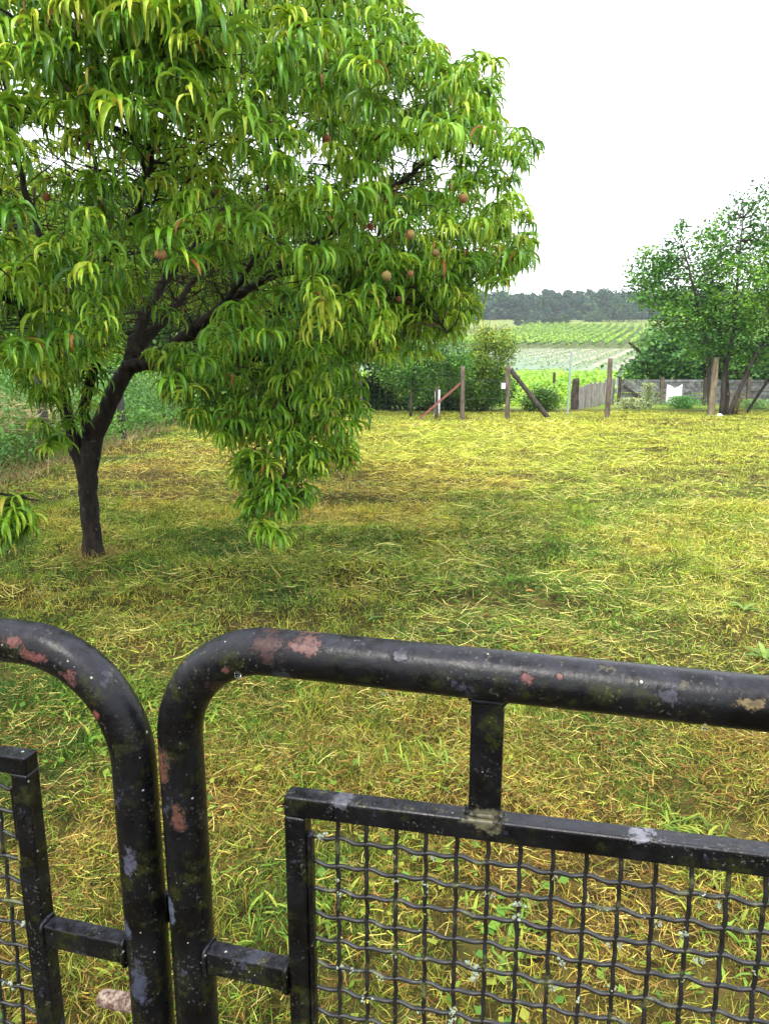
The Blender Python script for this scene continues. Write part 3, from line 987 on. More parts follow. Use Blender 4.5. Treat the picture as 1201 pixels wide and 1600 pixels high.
# trees behind the peach tree, beyond the fences on the left
for k, (lab, bx, by, lst, n, leaf, pal, tb, stem) in enumerate((
    ('dark-trunked tree beyond the far fence, seen under the drooping peach branch', 537, 21.3, [(500, 500, 55), (560, 520, 45), (470, 540, 40), (530, 470, 50), (590, 545, 28), (450, 470, 45)], 7000, .10, PAL_GRN, .45, .13),
    ('bright leafy tree beyond the left fence, seen through the middle of the peach tree', 350, 25.5, [(350, 470, 75), (300, 420, 60), (420, 450, 60), (360, 380, 60), (280, 500, 55), (420, 530, 50), (340, 550, 50), (400, 370, 40), (330, 335, 40), (380, 325, 34), (440, 345, 36), (290, 350, 36), (470, 390, 40)], 11500, .12, PAL_GRN, .5, .14),
    ('leafy tree beyond the left fence, just right of the peach trunk', 215, 24.0, [(215, 480, 65), (160, 430, 60), (260, 400, 55), (200, 360, 55), (230, 545, 55), (170, 530, 50), (130, 500, 40), (180, 325, 36), (230, 330, 34), (130, 350, 36), (265, 335, 30), (150, 400, 40)], 10500, .11, PAL_MID, .66, .14),
    ('leafy tree beyond the left fence, at the left edge behind the peach branches', 40, 22.0, [(40, 480, 75), (-20, 430, 70), (90, 420, 60), (20, 360, 60), (60, 540, 60), (-40, 530, 60), (100, 530, 40), (60, 330, 36), (0, 320, 40), (100, 360, 36)], 9500, .10, PAL_GRN, .42, .14))):
    b0 = np.array([*P(bx, 650, by)[:2], 0.0])
    top = P(bx, lst[0][1], by)
    tree('background_tree', b0, lab, lumps_px(lst, by), int(n*2.8), leaf*1.3, pal, [([b0, b0*.6+top*.4+[0.05, 0, 0], top], [stem, stem*.75, .04])], tonebias=tb, spread_=.22, twigs=30, group='trees beyond the left and far fences', hollow=.5)

# rough hedge closing the left side, behind the chain-link fence
b0 = np.array([-6.5, 21.0, 0])
tree('garden_hedge', b0, 'rough green hedge behind the chain-link fence, left of the peach trunk and under its crown', lumps_px([(k_, 585+14*math.sin(k_*.05), 34+8*math.sin(k_*.11)) for k_ in range(-140, 500, 36)]+[(k_, 625, 26) for k_ in range(-140, 500, 34)], 20.8),
     20000, .11, PAL_GRN, [], cat='hedge', tonebias=.42, spread_=.16, hollow=.35)

# ------------------------------------------------------------------ wire fences
def post(mb, px, ytop, ybot, w, Yo=0, lean=0.0):
    g = G(px, ybot)
    top = P(px+lean, ytop, g[1])
    return g, top

def round_post(parent, base0, g, top, r, mat, name='post', label=None):
    mb = MB()
    q, rr = densify([g-[0, 0, .15], g*.6+top*.4, top], [r*1.08, r, r*.92], .12, .006)
    mb.tube(q, rr, 9, rough=.07)
    return shift(mb, base0).build(name, M[mat], parent, label=label)

fb = G(722, 656)
far = thing('wire_fence', fb, 'wire fence of odd old wooden posts along the far end of the lawn', 'fence')
for (px_, yt, yb, r, mat, lean) in ((564, 588, 650, .055, 'post_wood', -1), (722, 572, 656, .055, 'post_wood', 1), (792, 571, 655, .06, 'post_wood', 2), (948, 560, 654, .062, 'post_wood', 5), (1109, 558, 653, .085, 'pale_wood', 9)):
    g, top = post(None, px_, yt, yb, r, 0, lean)
    round_post(far, fb, g, top, r, mat)
g, top = post(None, 886, 548, 649, .03, 0, 6)
M['metal'] = plain_mat('galvanised_post', (.28, .36, .34), .45, 30, .3)
mb = MB(); mb.beam(g-[0, 0, .1], top, .045, .03)
shift(mb, fb).build('post', M['metal'], far, False, label='thin grey-green metal post')
mb = MB(); a0, a1 = P(797, 577, 18.5), G(858, 656); q, r = densify([a0, a1], [.055, .06], .15, .004); mb.tube(q, r, 8, rough=.06)
shift(mb, fb).build('strut', M['dark_wood'], far, label='dark slanting wooden strut')
M['rust'] = plain_mat('rusty_steel', (.22, .075, .05), .75, 25, .5)
mb = MB(); mb.beam(G(652, 657), P(720, 598, 18.3), .05, .05)
shift(mb, fb).build('strut', M['rust'], far, False, label='rusty red slanting strut')
mb = MB(); a0, a1 = G(1163, 648), P(1203, 588, 19.4); mb.beam(a0, a1, .06, .05)
shift(mb, fb).build('strut', M['dark_wood'], far, False, label='dark slanting strut by the right edge')
wn = MB()
A_, B_, C_, D_ = G(500, 650)[:2], G(722, 656)[:2], G(792, 655)[:2], G(1109, 653)[:2]
wirenet(wn, A_, B_, .02, 1.15, .16, .14, .0012)
wirenet(wn, C_, G(886, 649)[:2], 1.2, 1.32, 40, .12, .0025)
wirenet(wn, B_, C_, .5, .95, 10, .45, .0028)
shift(wn, fb).build('wire_netting', M['wire'], far)
M['white'] = plain_mat('white_plastic', (.78, .78, .76), .4, 12, .12)
mb = MB(); c_ = P(786, 603, 18.4); mb.box(c_, (.10, .06, .14)); mb.box(c_+[-.005, -.032, -.005], (.04, .012, .07), col=(.1, .1, .1))
bevel(shift(mb, fb).build('insulator_box', M['white'], far, False), .008)

# stake wrapped in white sheeting
g = G(681, 655)
wk = thing('wrapped_stake', g, 'dark wooden stake wrapped in white plastic sheeting beside the rusty strut', 'stake')
mb = MB(); q, r = densify([[0, 0, -.1], [0, 0, .5], [.015, 0, .78]], [.05, .05, .045], .1, .004); mb.tube(q, r, 8, rough=.08)
mb.build('stake', M['dark_wood'], wk)
mb = MB()
zs = np.linspace(.12, .70, 9)
for k in range(1):
    ph = np.linspace(.4, 5.6, 16)
    v = np.array([[(.066+.012*math.sin(3*a+6*z))*math.cos(a-1.6)+.02, (.066+.012*math.sin(3*a+6*z))*math.sin(a-1.6), z+.03*math.sin(2*a)] for z in zs for a in ph])
    i = np.arange(8)[:, None]*16+np.arange(15)[None]
    mb.add(v, np.stack([i, i+1, i+17, i+16], -1).reshape(-1, 4))
mb.build('wrapping', M['white'], wk)

# fence along the left side of the lawn
lb = np.array([-4.72, 13.35, 0])
lfn = thing('wire_fence', lb, 'chain-link fence with dark concrete posts in the weeds along the left side of the lawn', 'fence')
M['concrete'] = plain_mat('dark_concrete', (.035, .037, .037), .85, 14, .45, bumpd=.004)
for yy in (10.4, 13.46, 16.6):
    mb = MB(); mb.box((0, yy-13.46, .62), (.12, .12, 1.35), taper=.8)
    bevel(mb.build('post', M['concrete'], lfn, False), .012)
wn = MB()
for s_ in (-1, 1):
    for y0_ in np.arange(7.4, 19.4, .15):
        y1_ = y0_+s_*1.15
        wn.tube([(.07, y0_-13.46, .02), (.07, y1_-13.46, 1.17)], .001, 3, cap=False)
M['old_wire'] = plain_mat('old_wire', (.08, .085, .08), .6)
wn.build('wire_netting', M['old_wire'], lfn)

# weeds and dry grass along that fence
wd = MB()
n = 48000
y = 7.0+13.5*rng.random(n)**1.2
xo = rng.random(n)**1.3*3.4
hgt = (.12+.95*vnoise(y, xo, 1.1, 51)+.75*vnoise(y, xo, .33, 52))*(.55+.45*smooth(0, .8, xo))
x = -4.66-.0*(y-7)+.12*rng.normal(size=n)-xo+.55*smooth(15, 20, y)*2.5
z = hgt*rng.random(n)**.6+.02
leaf_quads(wd, np.c_[x, y, z], .080, mixcol([(.010, .045, .010), (.06, .18, .03), (.13, .27, .05), (.25, .36, .08)], np.clip(vnoise(y, xo, .5, 53)*.7+.35*rng.random(n), 0, 1)), up=.3, aspect=.45)
wd.build('weed_bank', M['leaf'], label='tangle of green weeds behind the left chain-link fence', cat='weeds', kind='stuff')
dg = MB()
n = 3000
y = 7.6+12.5*rng.random(n)
x = -4.62-.015*(y-7)+.16*rng.normal(size=n)+.55*smooth(15, 20, y)*2.5
strands(dg, np.c_[x, y, np.zeros(n)], rng.random(n)*6.28, np.radians(35+50*rng.random(n)), .10+.30*rng.random(n)**1.8, .003+.003*rng.random(n), np.radians(10+70*rng.random(n)),
        mixcol([(.25, .17, .07), (.45, .36, .16), (.6, .5, .26)], rng.random(n)), K=4, curl=rng.normal(size=n)*.5)
dg.build('dry_grass_fringe', M['straw'], label='tall dead grass left standing along the foot of the left fence', cat='dry grass', kind='stuff')
hm = MB()
n = 2600
mc = P(18, 655, 10.3)
q = mc+rng.normal(size=(n, 3))*np.array([.30, .4, .13])
q[:, 2] = np.clip(q[:, 2], .3, 1.1)
strands(hm, q, rng.random(n)*6.28, np.radians(rng.normal(size=n)*28), .12+.2*rng.random(n), .004+.003*rng.random(n), np.radians(rng.normal(size=n)*40), mixcol([(.28, .22, .11), (.46, .38, .2), (.55, .47, .28)], rng.random(n)), K=4, curl=rng.normal(size=n)*.6)
hm.build('dead_grass_clump', M['straw'], label='pale clump of dead grass heaped on the weeds at the left edge', cat='dry grass')

# silver strap-leaved plant at the far fence
yp = G(766, 645)+np.array([0, .8, 0])
yb_ = MB()
n = 34
leaf_blades(yb_, np.zeros((n, 3))+rng.normal(size=(n, 3))*[.06, .04, 0], rng.random(n)*6.28, np.radians(40+45*rng.random(n)), .35+.25*rng.random(n), .035+.01*rng.random(n), np.radians(20+60*rng.random(n)),
            mixcol([(.16, .26, .17), (.26, .36, .26), (.34, .42, .32)], rng.random(n)), K=6, fold=.5)
leaf_blades(yb_, np.zeros((2, 3)), np.array([2.9, 2.6]), np.radians([62., 50.]), np.array([.85, .6]), np.array([.04, .04]), np.radians([10., 25.]), np.array([[.26, .36, .26]]*2), K=6, fold=.5)
o = yb_.build('strap_leaf_plant', M['leaf'], label='silvery strap-leaved plant at the foot of the far fence', cat='plant')
o.location = yp

# ------------------------------------------------------------------ board fences and what stands by them
M['board'] = bark_mat('weathered_board', (.075, .075, .08), (.22, .22, .23), 9, stretch=1.0, bumpd=.004)
M['board_pale'] = bark_mat('silvered_paling', (.20, .18, .16), (.42, .39, .36), 14, stretch=.15, bumpd=.004)
# palings
a, b2 = np.array([5.72, 22.2]), np.array([7.55, 24.6])
pb = np.array([*((a+b2)/2), 0])
pf = thing('paling_fence', pb, 'short run of silvery upright palings between a dark stump post and the board fence', 'fence')
dirv = (b2-a)/np.linalg.norm(b2-a)
Lp = np.linalg.norm(b2-a)
angp = math.atan2(dirv[1], dirv[0])
Rz = lambda w: np.array([[math.cos(w), -math.sin(w), 0], [math.sin(w), math.cos(w), 0], [0, 0, 1]])
mb = MB()
npal = 17
for k in range(npal):
    c_ = a+dirv*(Lp*(k+.5)/npal)
    h = .68+.14*k/npal+.04*rng.normal()
    mb.box((c_[0]-pb[0], c_[1]-pb[1], h/2-.02), (Lp/npal*.9, .022, h), Rz(angp+.04*rng.normal()), taper=.97)
mb.build('palings', M['board_pale'], pf, False)
mb = MB(); q, r = densify([[a[0]-pb[0]-.1, a[1]-pb[1]-.1, -.1], [a[0]-pb[0]-.1, a[1]-pb[1]-.1, .5], [a[0]-pb[0]-.09, a[1]-pb[1]-.1, .9]], [.12, .11, .10], .1, .01)
mb.tube(q, r, 9, rough=.18); mb.build('post', M['dark_wood'], pf)
# horizontal boards
a, b2 = np.array([7.6, 24.45]), np.array([14.2, 23.6])
bb = np.array([*a, 0])
bf = thing('board_fence', bb, 'low fence of dark weathered horizontal boards behind the right-hand tree', 'fence')
dirv = (b2-a)/np.linalg.norm(b2-a)
angp = math.atan2(dirv[1], dirv[0])
Lf = np.linalg.norm(b2-a)
nb = 5
for k in range(nb):
    mb = MB()
    L = Lf/nb
    for z in np.arange(.08, .84, .085):
        c_ = dirv*(L*(k+.5))
        mb.box((c_[0], c_[1]+.01*rng.normal(), z+.006*rng.normal()), (L*.985, .02, .072+.012*rng.random()), Rz(angp) @ np.array([[1, 0, 0], [0, 1, .12*rng.normal()], [0, -.0, 1]]))
    mb.build('board_panel', M['board'], bf, False)
for k in range(nb+1):
    c_ = dirv*(Lf*k/nb)
    mb = MB(); mb.box((c_[0]+.04, c_[1]-.07, .42), (.09, .08, .94), Rz(angp))
    bevel(mb.build('post', M['post_wood' if k % 2 else 'dark_wood'], bf, False), .006)
mb = MB(); mb.beam(dirv.tolist()[0:2]*np.array([.25, .25]) .tolist()[0] if False else (.15, -.10, .62), (.95, -.14, .05), .07, .05)
mb.build('brace', M['dark_wood'], bf, False)

# white sheet hanging over the boards
ws = MB()
c0 = P(1041, 602, 23.35)
uu = np.linspace(0, 1, 13)
vv = np.linspace(0, 1, 11)
vt = []
for k, w in enumerate(vv):
    for u_ in uu:
        low = .50+.26*u_+.06*math.sin(9*u_)
        if u_ > .9: low -= .05
        vt.append([u_*.49, .025*math.sin(u_*14+w*2)+.01*math.sin(w*9)-.03, -w*low+.035*math.sin(u_*8+.5)*(1-w)-.05*math.sin(u_*math.pi)*(1-w)])
i = np.arange(10)[:, None]*13+np.arange(12)[None]
ws.add(np.array(vt), np.stack([i, i+13, i+14, i+1], -1).reshape(-1, 4))
o = ws.build('white_sheet', M['white'], label='torn white plastic sheet hanging on the board fence', cat='sheet')
o.location = c0
so = o.modifiers.new('thickness', 'SOLIDIFY'); so.thickness = .004

# weeds in front of the boards
def weed(label, px_, py_, Yw, w, h, n, pal, tb, leaf=.06, name='weed_clump', up=.3):
    base = np.array([*P(px_, 640, Yw)[:2], 0.0])
    mb = MB()
    q = np.c_[rng.normal(size=n)*w*.4, rng.normal(size=n)*w*.35, h*rng.random(n)**.8]
    q[:, :2] *= (1.15-.6*q[:, 2:3]/h)
    leaf_quads(mb, q, leaf, mixcol(pal, np.clip(tb+.25*rng.normal(size=n), 0, 1)), up=up, aspect=.4)
    for c_ in q[rng.choice(n, 80)]:
        mb.tube([(c_[0]*.35, c_[1]*.35, 0), (c_[0]*.6, c_[1]*.6, c_[2]*.55), c_], [.007, .005, .003], 4, cap=False, col=pal[1])
    o = mb.build(name, M['leaf'], label=label, cat='weed')
    o.location = base
    return o
PALE = [(.16, .24, .10), (.30, .38, .19), (.44, .50, .29), (.52, .56, .36)]
weed('pale grassy weed tuft at the foot of the board fence, left of the upright plant', 985, 630, 22.6, .65, .30, 900, PALE, .55, .09)
weed('pale upright seeding weed against the board fence', 1010, 610, 22.7, .35, .75, 750, PALE, .5, .07)
weed('fresh green nettle clump below the white sheet', 1065, 625, 22.6, .75, .36, 1200, [(.04, .15, .03), (.08, .25, .05), (.14, .36, .09), (.2, .42, .12)], .5, .08)
weed('green weeds under the slanting strut at the right edge', 1178, 632, 22.6, .9, .26, 900, [(.06, .16, .04), (.12, .28, .07), (.24, .4, .15), (.36, .5, .25)], .55, .08)
weed('thin brown stems beside the trunk of the many-stemmed tree', 1148, 620, 19.3, .3, .65, 260, [(.14, .10, .05), (.25, .2, .1), (.3, .3, .12)], .5, .08)
# pale panel behind the boards, blue-green board at the edge, shed glimpsed under the peach branches, white stones
M['slate'] = plain_mat('pale_slate', (.42, .46, .55), .6, 6, .2)
mb = MB(); p0_, p1_ = P(962, 594, 26), P(970, 577, 26)
mb.add(np.array([[0, 0, 0], [.2, 0, 0], [.2, 0, .2], [.10, 0, .0], [0, 0.04, 0], [.2, .04, 0], [.2, .04, .2], [.1, .04, 0]])*0, np.zeros((0, 4), int))
mb.box((0, 0, .42), (.15, .03, .84), [[1, 0, .2], [0, 1, 0], [0, 0, 1]], taper=.55)
o = mb.build('leaning_slab', M['slate'], label='narrow pale grey slab leaning up behind the corner of the board fence', cat='slab', smooth_=False)
o.location = (P(965, 600, 26)[0], 26, 0.28)
M['teal'] = plain_mat('blue_green_paint', (.16, .26, .27), .6, 6, .3)
mb = MB(); mb.box((0, 0, .45), (.34, .05, .92))
o = bevel(mb.build('painted_board', M['teal'], label='blue-green painted board standing at the right edge behind the strut', cat='board', smooth_=False), .006)
o.location = (P(1212, 640, 22.9)[0], 22.9, 0)
M['stone'] = plain_mat('white_stone', (.7, .7, .66), .7, 20, .2)
for k, (px_, py_, lab) in enumerate(((1124, 645, 'small white stone at the foot of the many-stemmed tree, between its trunks'), (1140, 643, 'small white stone right of the trunks of the many-stemmed tree'))):
    mb = MB()
    th = np.linspace(.05, math.pi-.05, 7); ph = np.arange(9)*2*math.pi/9
    v = np.stack([np.sin(th)[:, None]*np.cos(ph), np.sin(th)[:, None]*np.sin(ph), np.cos(th)[:, None]+0*ph], -1)*np.array([.07, .06, .05])*(1+.15*rng.normal(size=(7, 9, 1)))
    i = np.arange(6)[:, None]*9; j = np.arange(9)[None]
    mb.add(v.reshape(-1, 3), np.stack([i+j, i+9+j, i+9+(j+1) % 9, i+(j+1) % 9], -1).reshape(-1, 4))
    o = mb.build('white_stone', M['stone'], label=lab, cat='stone')
    g = G(px_, py_+7); g[1] -= .5 if k == 0 else .2; o.location = (P(px_, py_, g[1])[0], g[1], .08)
sh0 = np.array([P(515, 600, 30.0)[0], 30.5, .02])
shd = thing('garden_shed', sh0, 'pale rendered shed glimpsed under the peach branches', 'shed')
M['render'] = plain_mat('pale_render', (.62, .66, .62), .9, 60, .15)
M['roof'] = plain_mat('grey_roof_sheet', (.3, .31, .31), .7, 8, .3)
mb = MB(); mb.box((0, .9, .95), (1.5, 1.8, 1.9)); mb.build('wall', M['render'], shd, False)
mb = MB(); mb.box((0, .9, 1.94), (1.7, 2.1, .06), [[1, 0, 0], [0, 1, .0], [0.0, .08, 1]]); mb.build('roof', M['roof'], shd, False)
mb = MB(); mb.box((.2, -.012, .85), (.7, .03, 1.7)); mb.build('door', M['board'], shd, False)
# small dark post out in the bright field
g = np.array([P(864, 612, 27)[0], 27.0, 0])
mb = MB(); q, r = densify([[0, 0, -.1], [0, 0, .4], [.01, 0, .98]], [.06, .055, .05], .1, .004); mb.tube(q, r, 8, rough=.1)
o = mb.build('field_post', M['dark_wood'], label='short dark post standing in the bright green crop', cat='post'); o.location = g

# ------------------------------------------------------------------ the fields up the hill
# bright leafy crop right behind the fence
cp = MB()
n = 30000
y = 23.6+(rng.random(n)**1.15)*18.5
x = (.02+rng.random(n)*.62-.10)*y
rowp = np.abs(((x-.1*y)/1.1) % 1-.5)
h = .34+.34*vnoise(x, y, .9, 61)+.24*vnoise(x, y, .4, 62)
h = h*smooth(23.2, 26.0, y)
z = terrain(x, y)+h*rng.random(n)**.45
sel = ~((x > 7.0) & (y < 25.8))
x, y, z = x[sel], y[sel], z[sel]
leaf_quads(cp, np.c_[x, y, z], .14, mixcol(PAL_LIME, np.clip(.1+.6*vnoise(x, y, .8, 63)+.3*rng.random(len(x)), 0, 1)), up=.5, aspect=.75)
cp.build('crop_leaves', M['leaf'], label='bright green leafy crop filling the field behind the far fence', cat='crop', kind='stuff')

# young vines: white guards and a tuft of leaves in rows
yv, yl = MB(), MB()
for x0 in np.arange(-34, 40, 2.4):
    yy = np.arange(46, 126, 1.3)
    yy = yy+rng.normal(size=len(yy))*.08
    xx = x0+.379*yy
    ok = (xx > -.15*yy) & (xx < .45*yy) & (rng.random(len(yy)) < .8)
    for a_, b_ in zip(xx[ok], yy[ok]):
        z_ = terrain(a_, b_)
        if rng.random() < .35:
            yv.box((a_, b_, z_+.13), (.045, .045, .24))
    a_, b_ = xx[ok], yy[ok]
    k = 7
    q = np.repeat(np.c_[a_, b_, terrain(a_, b_)], k, 0)+rng.normal(size=(len(a_)*k, 3))*[.18, .3, .0]
    q[:, 2] += .08+.45*rng.random(len(q))
    leaf_quads(yl, q, .20, mixcol([(.09, .17, .05), (.16, .26, .08), (.25, .33, .13)], rng.random(len(q))), up=.6)
M['guard'] = plain_mat('vine_guard', (.5, .5, .46), .6, 3, .2)
yv.build('vine_guards', M['guard'], label='rows of small white guards round the young vines on the pale slope', cat='vine guards', kind='stuff', smooth_=False)
yl.build('young_vines', M['far_leaf'], label='tufts of young vine leaves in rows on the pale slope', cat='young vines', kind='stuff')

# grown vine rows
vx0 = np.arange(-40, 62, 2.2)
for x0 in vx0:
    base = np.array([x0+.379*129, 129.0, terrain(0, 129.0)])
    n = 1000
    y = 129+90*rng.random(n)
    hgt = 1.35+.25*vnoise(y, np.full(n, x0), 2.3, 71)
    x = x0+.379*y+rng.normal(size=n)*.17
    z = terrain(x, y)+.25+(hgt-.25)*rng.random(n)**.6
    mb = MB()
    yc = np.linspace(129, 219, 31)
    mb.tube(np.c_[x0+.379*yc, yc, terrain(0*yc, yc)+.75]-base, .16, 5, col=(.05, .11, .02))
    leaf_quads(mb, np.c_[x, y, z]-base, .36, mixcol([(.06, .15, .02), (.13, .27, .035), (.25, .40, .06), (.36, .48, .09)], np.clip(.2+.75*(z-terrain(x, y))/1.6*rng.random(n)+.2*rng.random(n), 0, 1)), up=.3, aspect=.8)
    o = mb.build('vine_row', M['far_leaf'], label='green trained vine row running up the hillside below the wood', cat='vine row', group='vine rows on the hillside')
    o.location = base

# round bushes at the top edge of the vines
for k, (px_, py_, r, lab) in enumerate(((808, 512, 7, 'smallest bush at the left end of the line above the vines'), (826, 510, 9, 'bush in the line above the vines, second from its left end'), (845, 509, 10, 'tall bush in the middle of the line above the vines'),
                                        (864, 511, 9, 'bush in the line above the vines, second from its right end'), (884, 511, 10, 'broad bush at the right end of the line above the vines'), (930, 496, 15, 'pale round tree standing out in front of the wood'), (975, 485, 34, 'large dark round tree at the right end of the wood'))):
    Yb = 225 if k < 5 else 250
    c_ = P(px_, py_, Yb)
    R_ = r*Yb/F_PX
    if k < 5: c_[2] = terrain(c_[0], Yb)+R_*.75
    base = np.array([c_[0], Yb, terrain(c_[0], Yb)])
    lm = [(c_+rng.normal(size=3)*R_*np.array([.55, .4, .25]), R_*(.45+.3*rng.random())) for _ in range(9)]
    tree('field_bush' if k < 5 else 'field_tree', base, lab, lm, 700 if k < 5 else 1400, .55 if k < 5 else .8, PAL_COOL, [([base, base*.5+c_*.5, c_], [.2, .15, .1])], mat='far_leaf', tonebias=(.35 if k != 5 else .8), spread_=R_*.13, clump=8, twigs=5,
         group='bushes above the vines' if k < 5 else None, cat='bush' if k < 5 else 'tree', hollow=.4)

# the wood along the ridge
wm, wt = MB(), MB()
for row in range(4):
    Yr = 266+row*13
    for xw in np.arange(-210, 250, 4.9):
        xw2 = xw+rng.normal()*2.0
        yw = Yr+rng.normal()*3.0
        g = terrain(xw2, yw)
        hgt = (7.6+.7*rng.normal()+2.6*vnoise(np.array([xw2]), np.array([yw]), 40, 81)[0]) + (1.5 if xw2 > 75 else 0)
        hgt = max(6.5, hgt)
        R_ = hgt*.34
        lm = [(np.array([xw2, yw, g+hgt*.62])+rng.normal(size=3)*np.array([R_*.5, R_*.45, hgt*.10]), R_*(.5+.28*rng.random())) for _ in range(8)]
        lm += [(np.array([xw2, yw-.5, g+hgt*.12])+rng.normal(size=3)*np.array([R_*.7, R_*.4, hgt*.05]), R_*.75) for _ in range(4)]
        if row == 0:
            lm += [(np.array([xw2, yw-.5, g+hgt*.25])+rng.normal(size=3)*np.array([R_*.6, R_*.4, hgt*.1]), R_*.55) for _ in range(4)]
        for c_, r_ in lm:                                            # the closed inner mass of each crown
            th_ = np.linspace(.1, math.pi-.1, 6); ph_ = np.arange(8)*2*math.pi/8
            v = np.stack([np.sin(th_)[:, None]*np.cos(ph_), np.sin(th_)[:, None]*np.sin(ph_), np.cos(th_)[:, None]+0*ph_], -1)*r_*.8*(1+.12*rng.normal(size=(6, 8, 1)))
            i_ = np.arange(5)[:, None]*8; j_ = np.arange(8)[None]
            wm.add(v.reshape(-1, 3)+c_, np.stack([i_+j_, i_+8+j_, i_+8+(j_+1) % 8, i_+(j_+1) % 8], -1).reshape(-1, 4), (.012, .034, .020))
        crown(wm, lm, 800 if row == 0 else 420, 1.1, PAL_COOL, float(np.clip(.42+.22*rng.normal(), .05, .95)), 7, .5, hollow=.84, up=.35)
        wt.tube([(xw2, yw, g-.3), (xw2, yw, g+hgt*.6)], [.25, .12], 5, cap=False)
wf = wm.build('distant_wood', M['wood_leaf'], label='dense blue-green wood along the ridge behind the vines', cat='wood', kind='stuff')
wt.build('trunk', M['bark'], wf)

# ------------------------------------------------------------------ the gate
GA = math.radians(14.5)
gn = np.array([math.sin(GA), math.cos(GA), 0])
gu = np.array([math.cos(GA), -math.sin(GA), 0])
GD = .714

def gate_mat(name, chips, vertical_moss=True):
    m, t, b, out = new_mat(name)
    oc = objco(t)
    n1 = noise(t, oc, 55, 5, .65)
    n2 = noise(t, oc, 16, 4, .6)
    n3 = noise(t, oc, 160, 3, .6)
    col = mixrgb(t, ramp(t, n2, .35, .7), (.0018, .0018, .0024), (.006, .006, .008))
    # grey-violet sky sheen painted into the colour of whatever faces up
    geo = t.nodes.new('ShaderNodeNewGeometry')
    sn = t.nodes.new('ShaderNodeSeparateXYZ')
    t.links.new(geo.outputs['Normal'], sn.inputs[0])
    upf = ramp(t, sn.outputs[2], .25, .95)
    col = mixrgb(t, math_(t, 'MULTIPLY', upf, math_(t, 'MULTIPLY', ramp(t, n1, .3, .7), .45)), col, (.040, .040, .058))
    # worn grey patches, moss, lichen specks
    w = ramp(t, math_(t, 'ADD', n2, math_(t, 'MULTIPLY', n3, .16)), .745, .78)
    col = mixrgb(t, math_(t, 'MULTIPLY', w, .7), col, (.035, .037, .055))
    if vertical_moss:
        mo = noise(t, oc, 28, 6, .75)
        sidef = ramp(t, math_(t, 'ABSOLUTE', sn.outputs[2]), .75, .3)
        col = mixrgb(t, math_(t, 'MULTIPLY', sidef, math_(t, 'MULTIPLY', ramp(t, mo, .50, .66), .75)), col, (.020, .023, .006))
        col = mixrgb(t, math_(t, 'MULTIPLY', sidef, ramp(t, mo, .66, .70)), col, (.055, .062, .015))
    vo = t.nodes.new('ShaderNodeTexVoronoi')
    vo.inputs['Scale'].default_value = 95
    t.links.new(oc, vo.inputs['Vector'])
    sc_ = t.nodes.new('ShaderNodeSeparateColor')
    t.links.new(vo.outputs['Color'], sc_.inputs[0])
    sz = math_(t, 'ADD', vo.outputs['Distance'], math_(t, 'ADD', math_(t, 'MULTIPLY', sc_.outputs[1], .22), math_(t, 'MULTIPLY', math_(t, 'SUBTRACT', n3, .5), .5)))
    dot = math_(t, 'MULTIPLY', ramp(t, sz, .20, .12), math_(t, 'GREATER_THAN', sc_.outputs[0], .60))
    col = mixrgb(t, math_(t, 'MULTIPLY', dot, .85), col, (.34, .36, .30))
    fl = noise(t, oc, 260, 2, .5)
    fm = noise(t, oc, 21, 4, .7)
    col = mixrgb(t, math_(t, 'MULTIPLY', ramp(t, fl, .60, .68), math_(t, 'MULTIPLY', ramp(t, fm, .46, .66), .6)), col, (.10, .10, .088))
    li = noise(t, oc, 34, 6, .8)
    col = mixrgb(t, math_(t, 'MULTIPLY', upf, math_(t, 'MULTIPLY', ramp(t, li, .58, .66), .6)), col, (.10, .09, .05))
    # chips down to the pink primer
    relief = 0.0
    for (cx, cy, cz, rx, rz, colr) in chips:
        vs = t.nodes.new('ShaderNodeVectorMath'); vs.operation = 'SUBTRACT'
        t.links.new(oc, vs.inputs[0]); vs.inputs[1].default_value = (cx, cy, cz)
        vd = t.nodes.new('ShaderNodeVectorMath'); vd.operation = 'DIVIDE'
        t.links.new(vs.outputs[0], vd.inputs[0]); vd.inputs[1].default_value = (rx*.72, .05, rz*.72)
        le = t.nodes.new('ShaderNodeVectorMath'); le.operation = 'LENGTH'
        t.links.new(vd.outputs[0], le.inputs[0])
        e = math_(t, 'ADD', le.outputs['Value'], math_(t, 'MULTIPLY', math_(t, 'SUBTRACT', noise(t, oc, 70, 7, .78), .5), 3.6))
        relief = math_(t, 'ADD', relief, ramp(t, e, .95, .75))
        col = mixrgb(t, math_(t, 'MULTIPLY', ramp(t, e, 1.0, .55), math_(t, 'ADD', .45, math_(t, 'MULTIPLY', ramp(t, n3, .3, .6), .5))), col, colr)
    t.links.new(col, b.inputs['Base Color'])
    rr = t.nodes.new('ShaderNodeMapRange')
    t.links.new(n1, rr.inputs[0])
    rr.inputs[1].default_value, rr.inputs[2].default_value = .3, .7
    rr.inputs[3].default_value, rr.inputs[4].default_value = .22, .48
    t.links.new(rr.outputs[0], b.inputs['Roughness'])
    b.inputs['Specular IOR Level'].default_value = .20
    bump(t, math_(t, 'ADD', math_(t, 'MULTIPLY', n1, .6), math_(t, 'SUBTRACT', math_(t, 'MULTIPLY', n2, 1.0), math_(t, 'MULTIPLY', relief, .5))), b, .6, .0028)
    return m

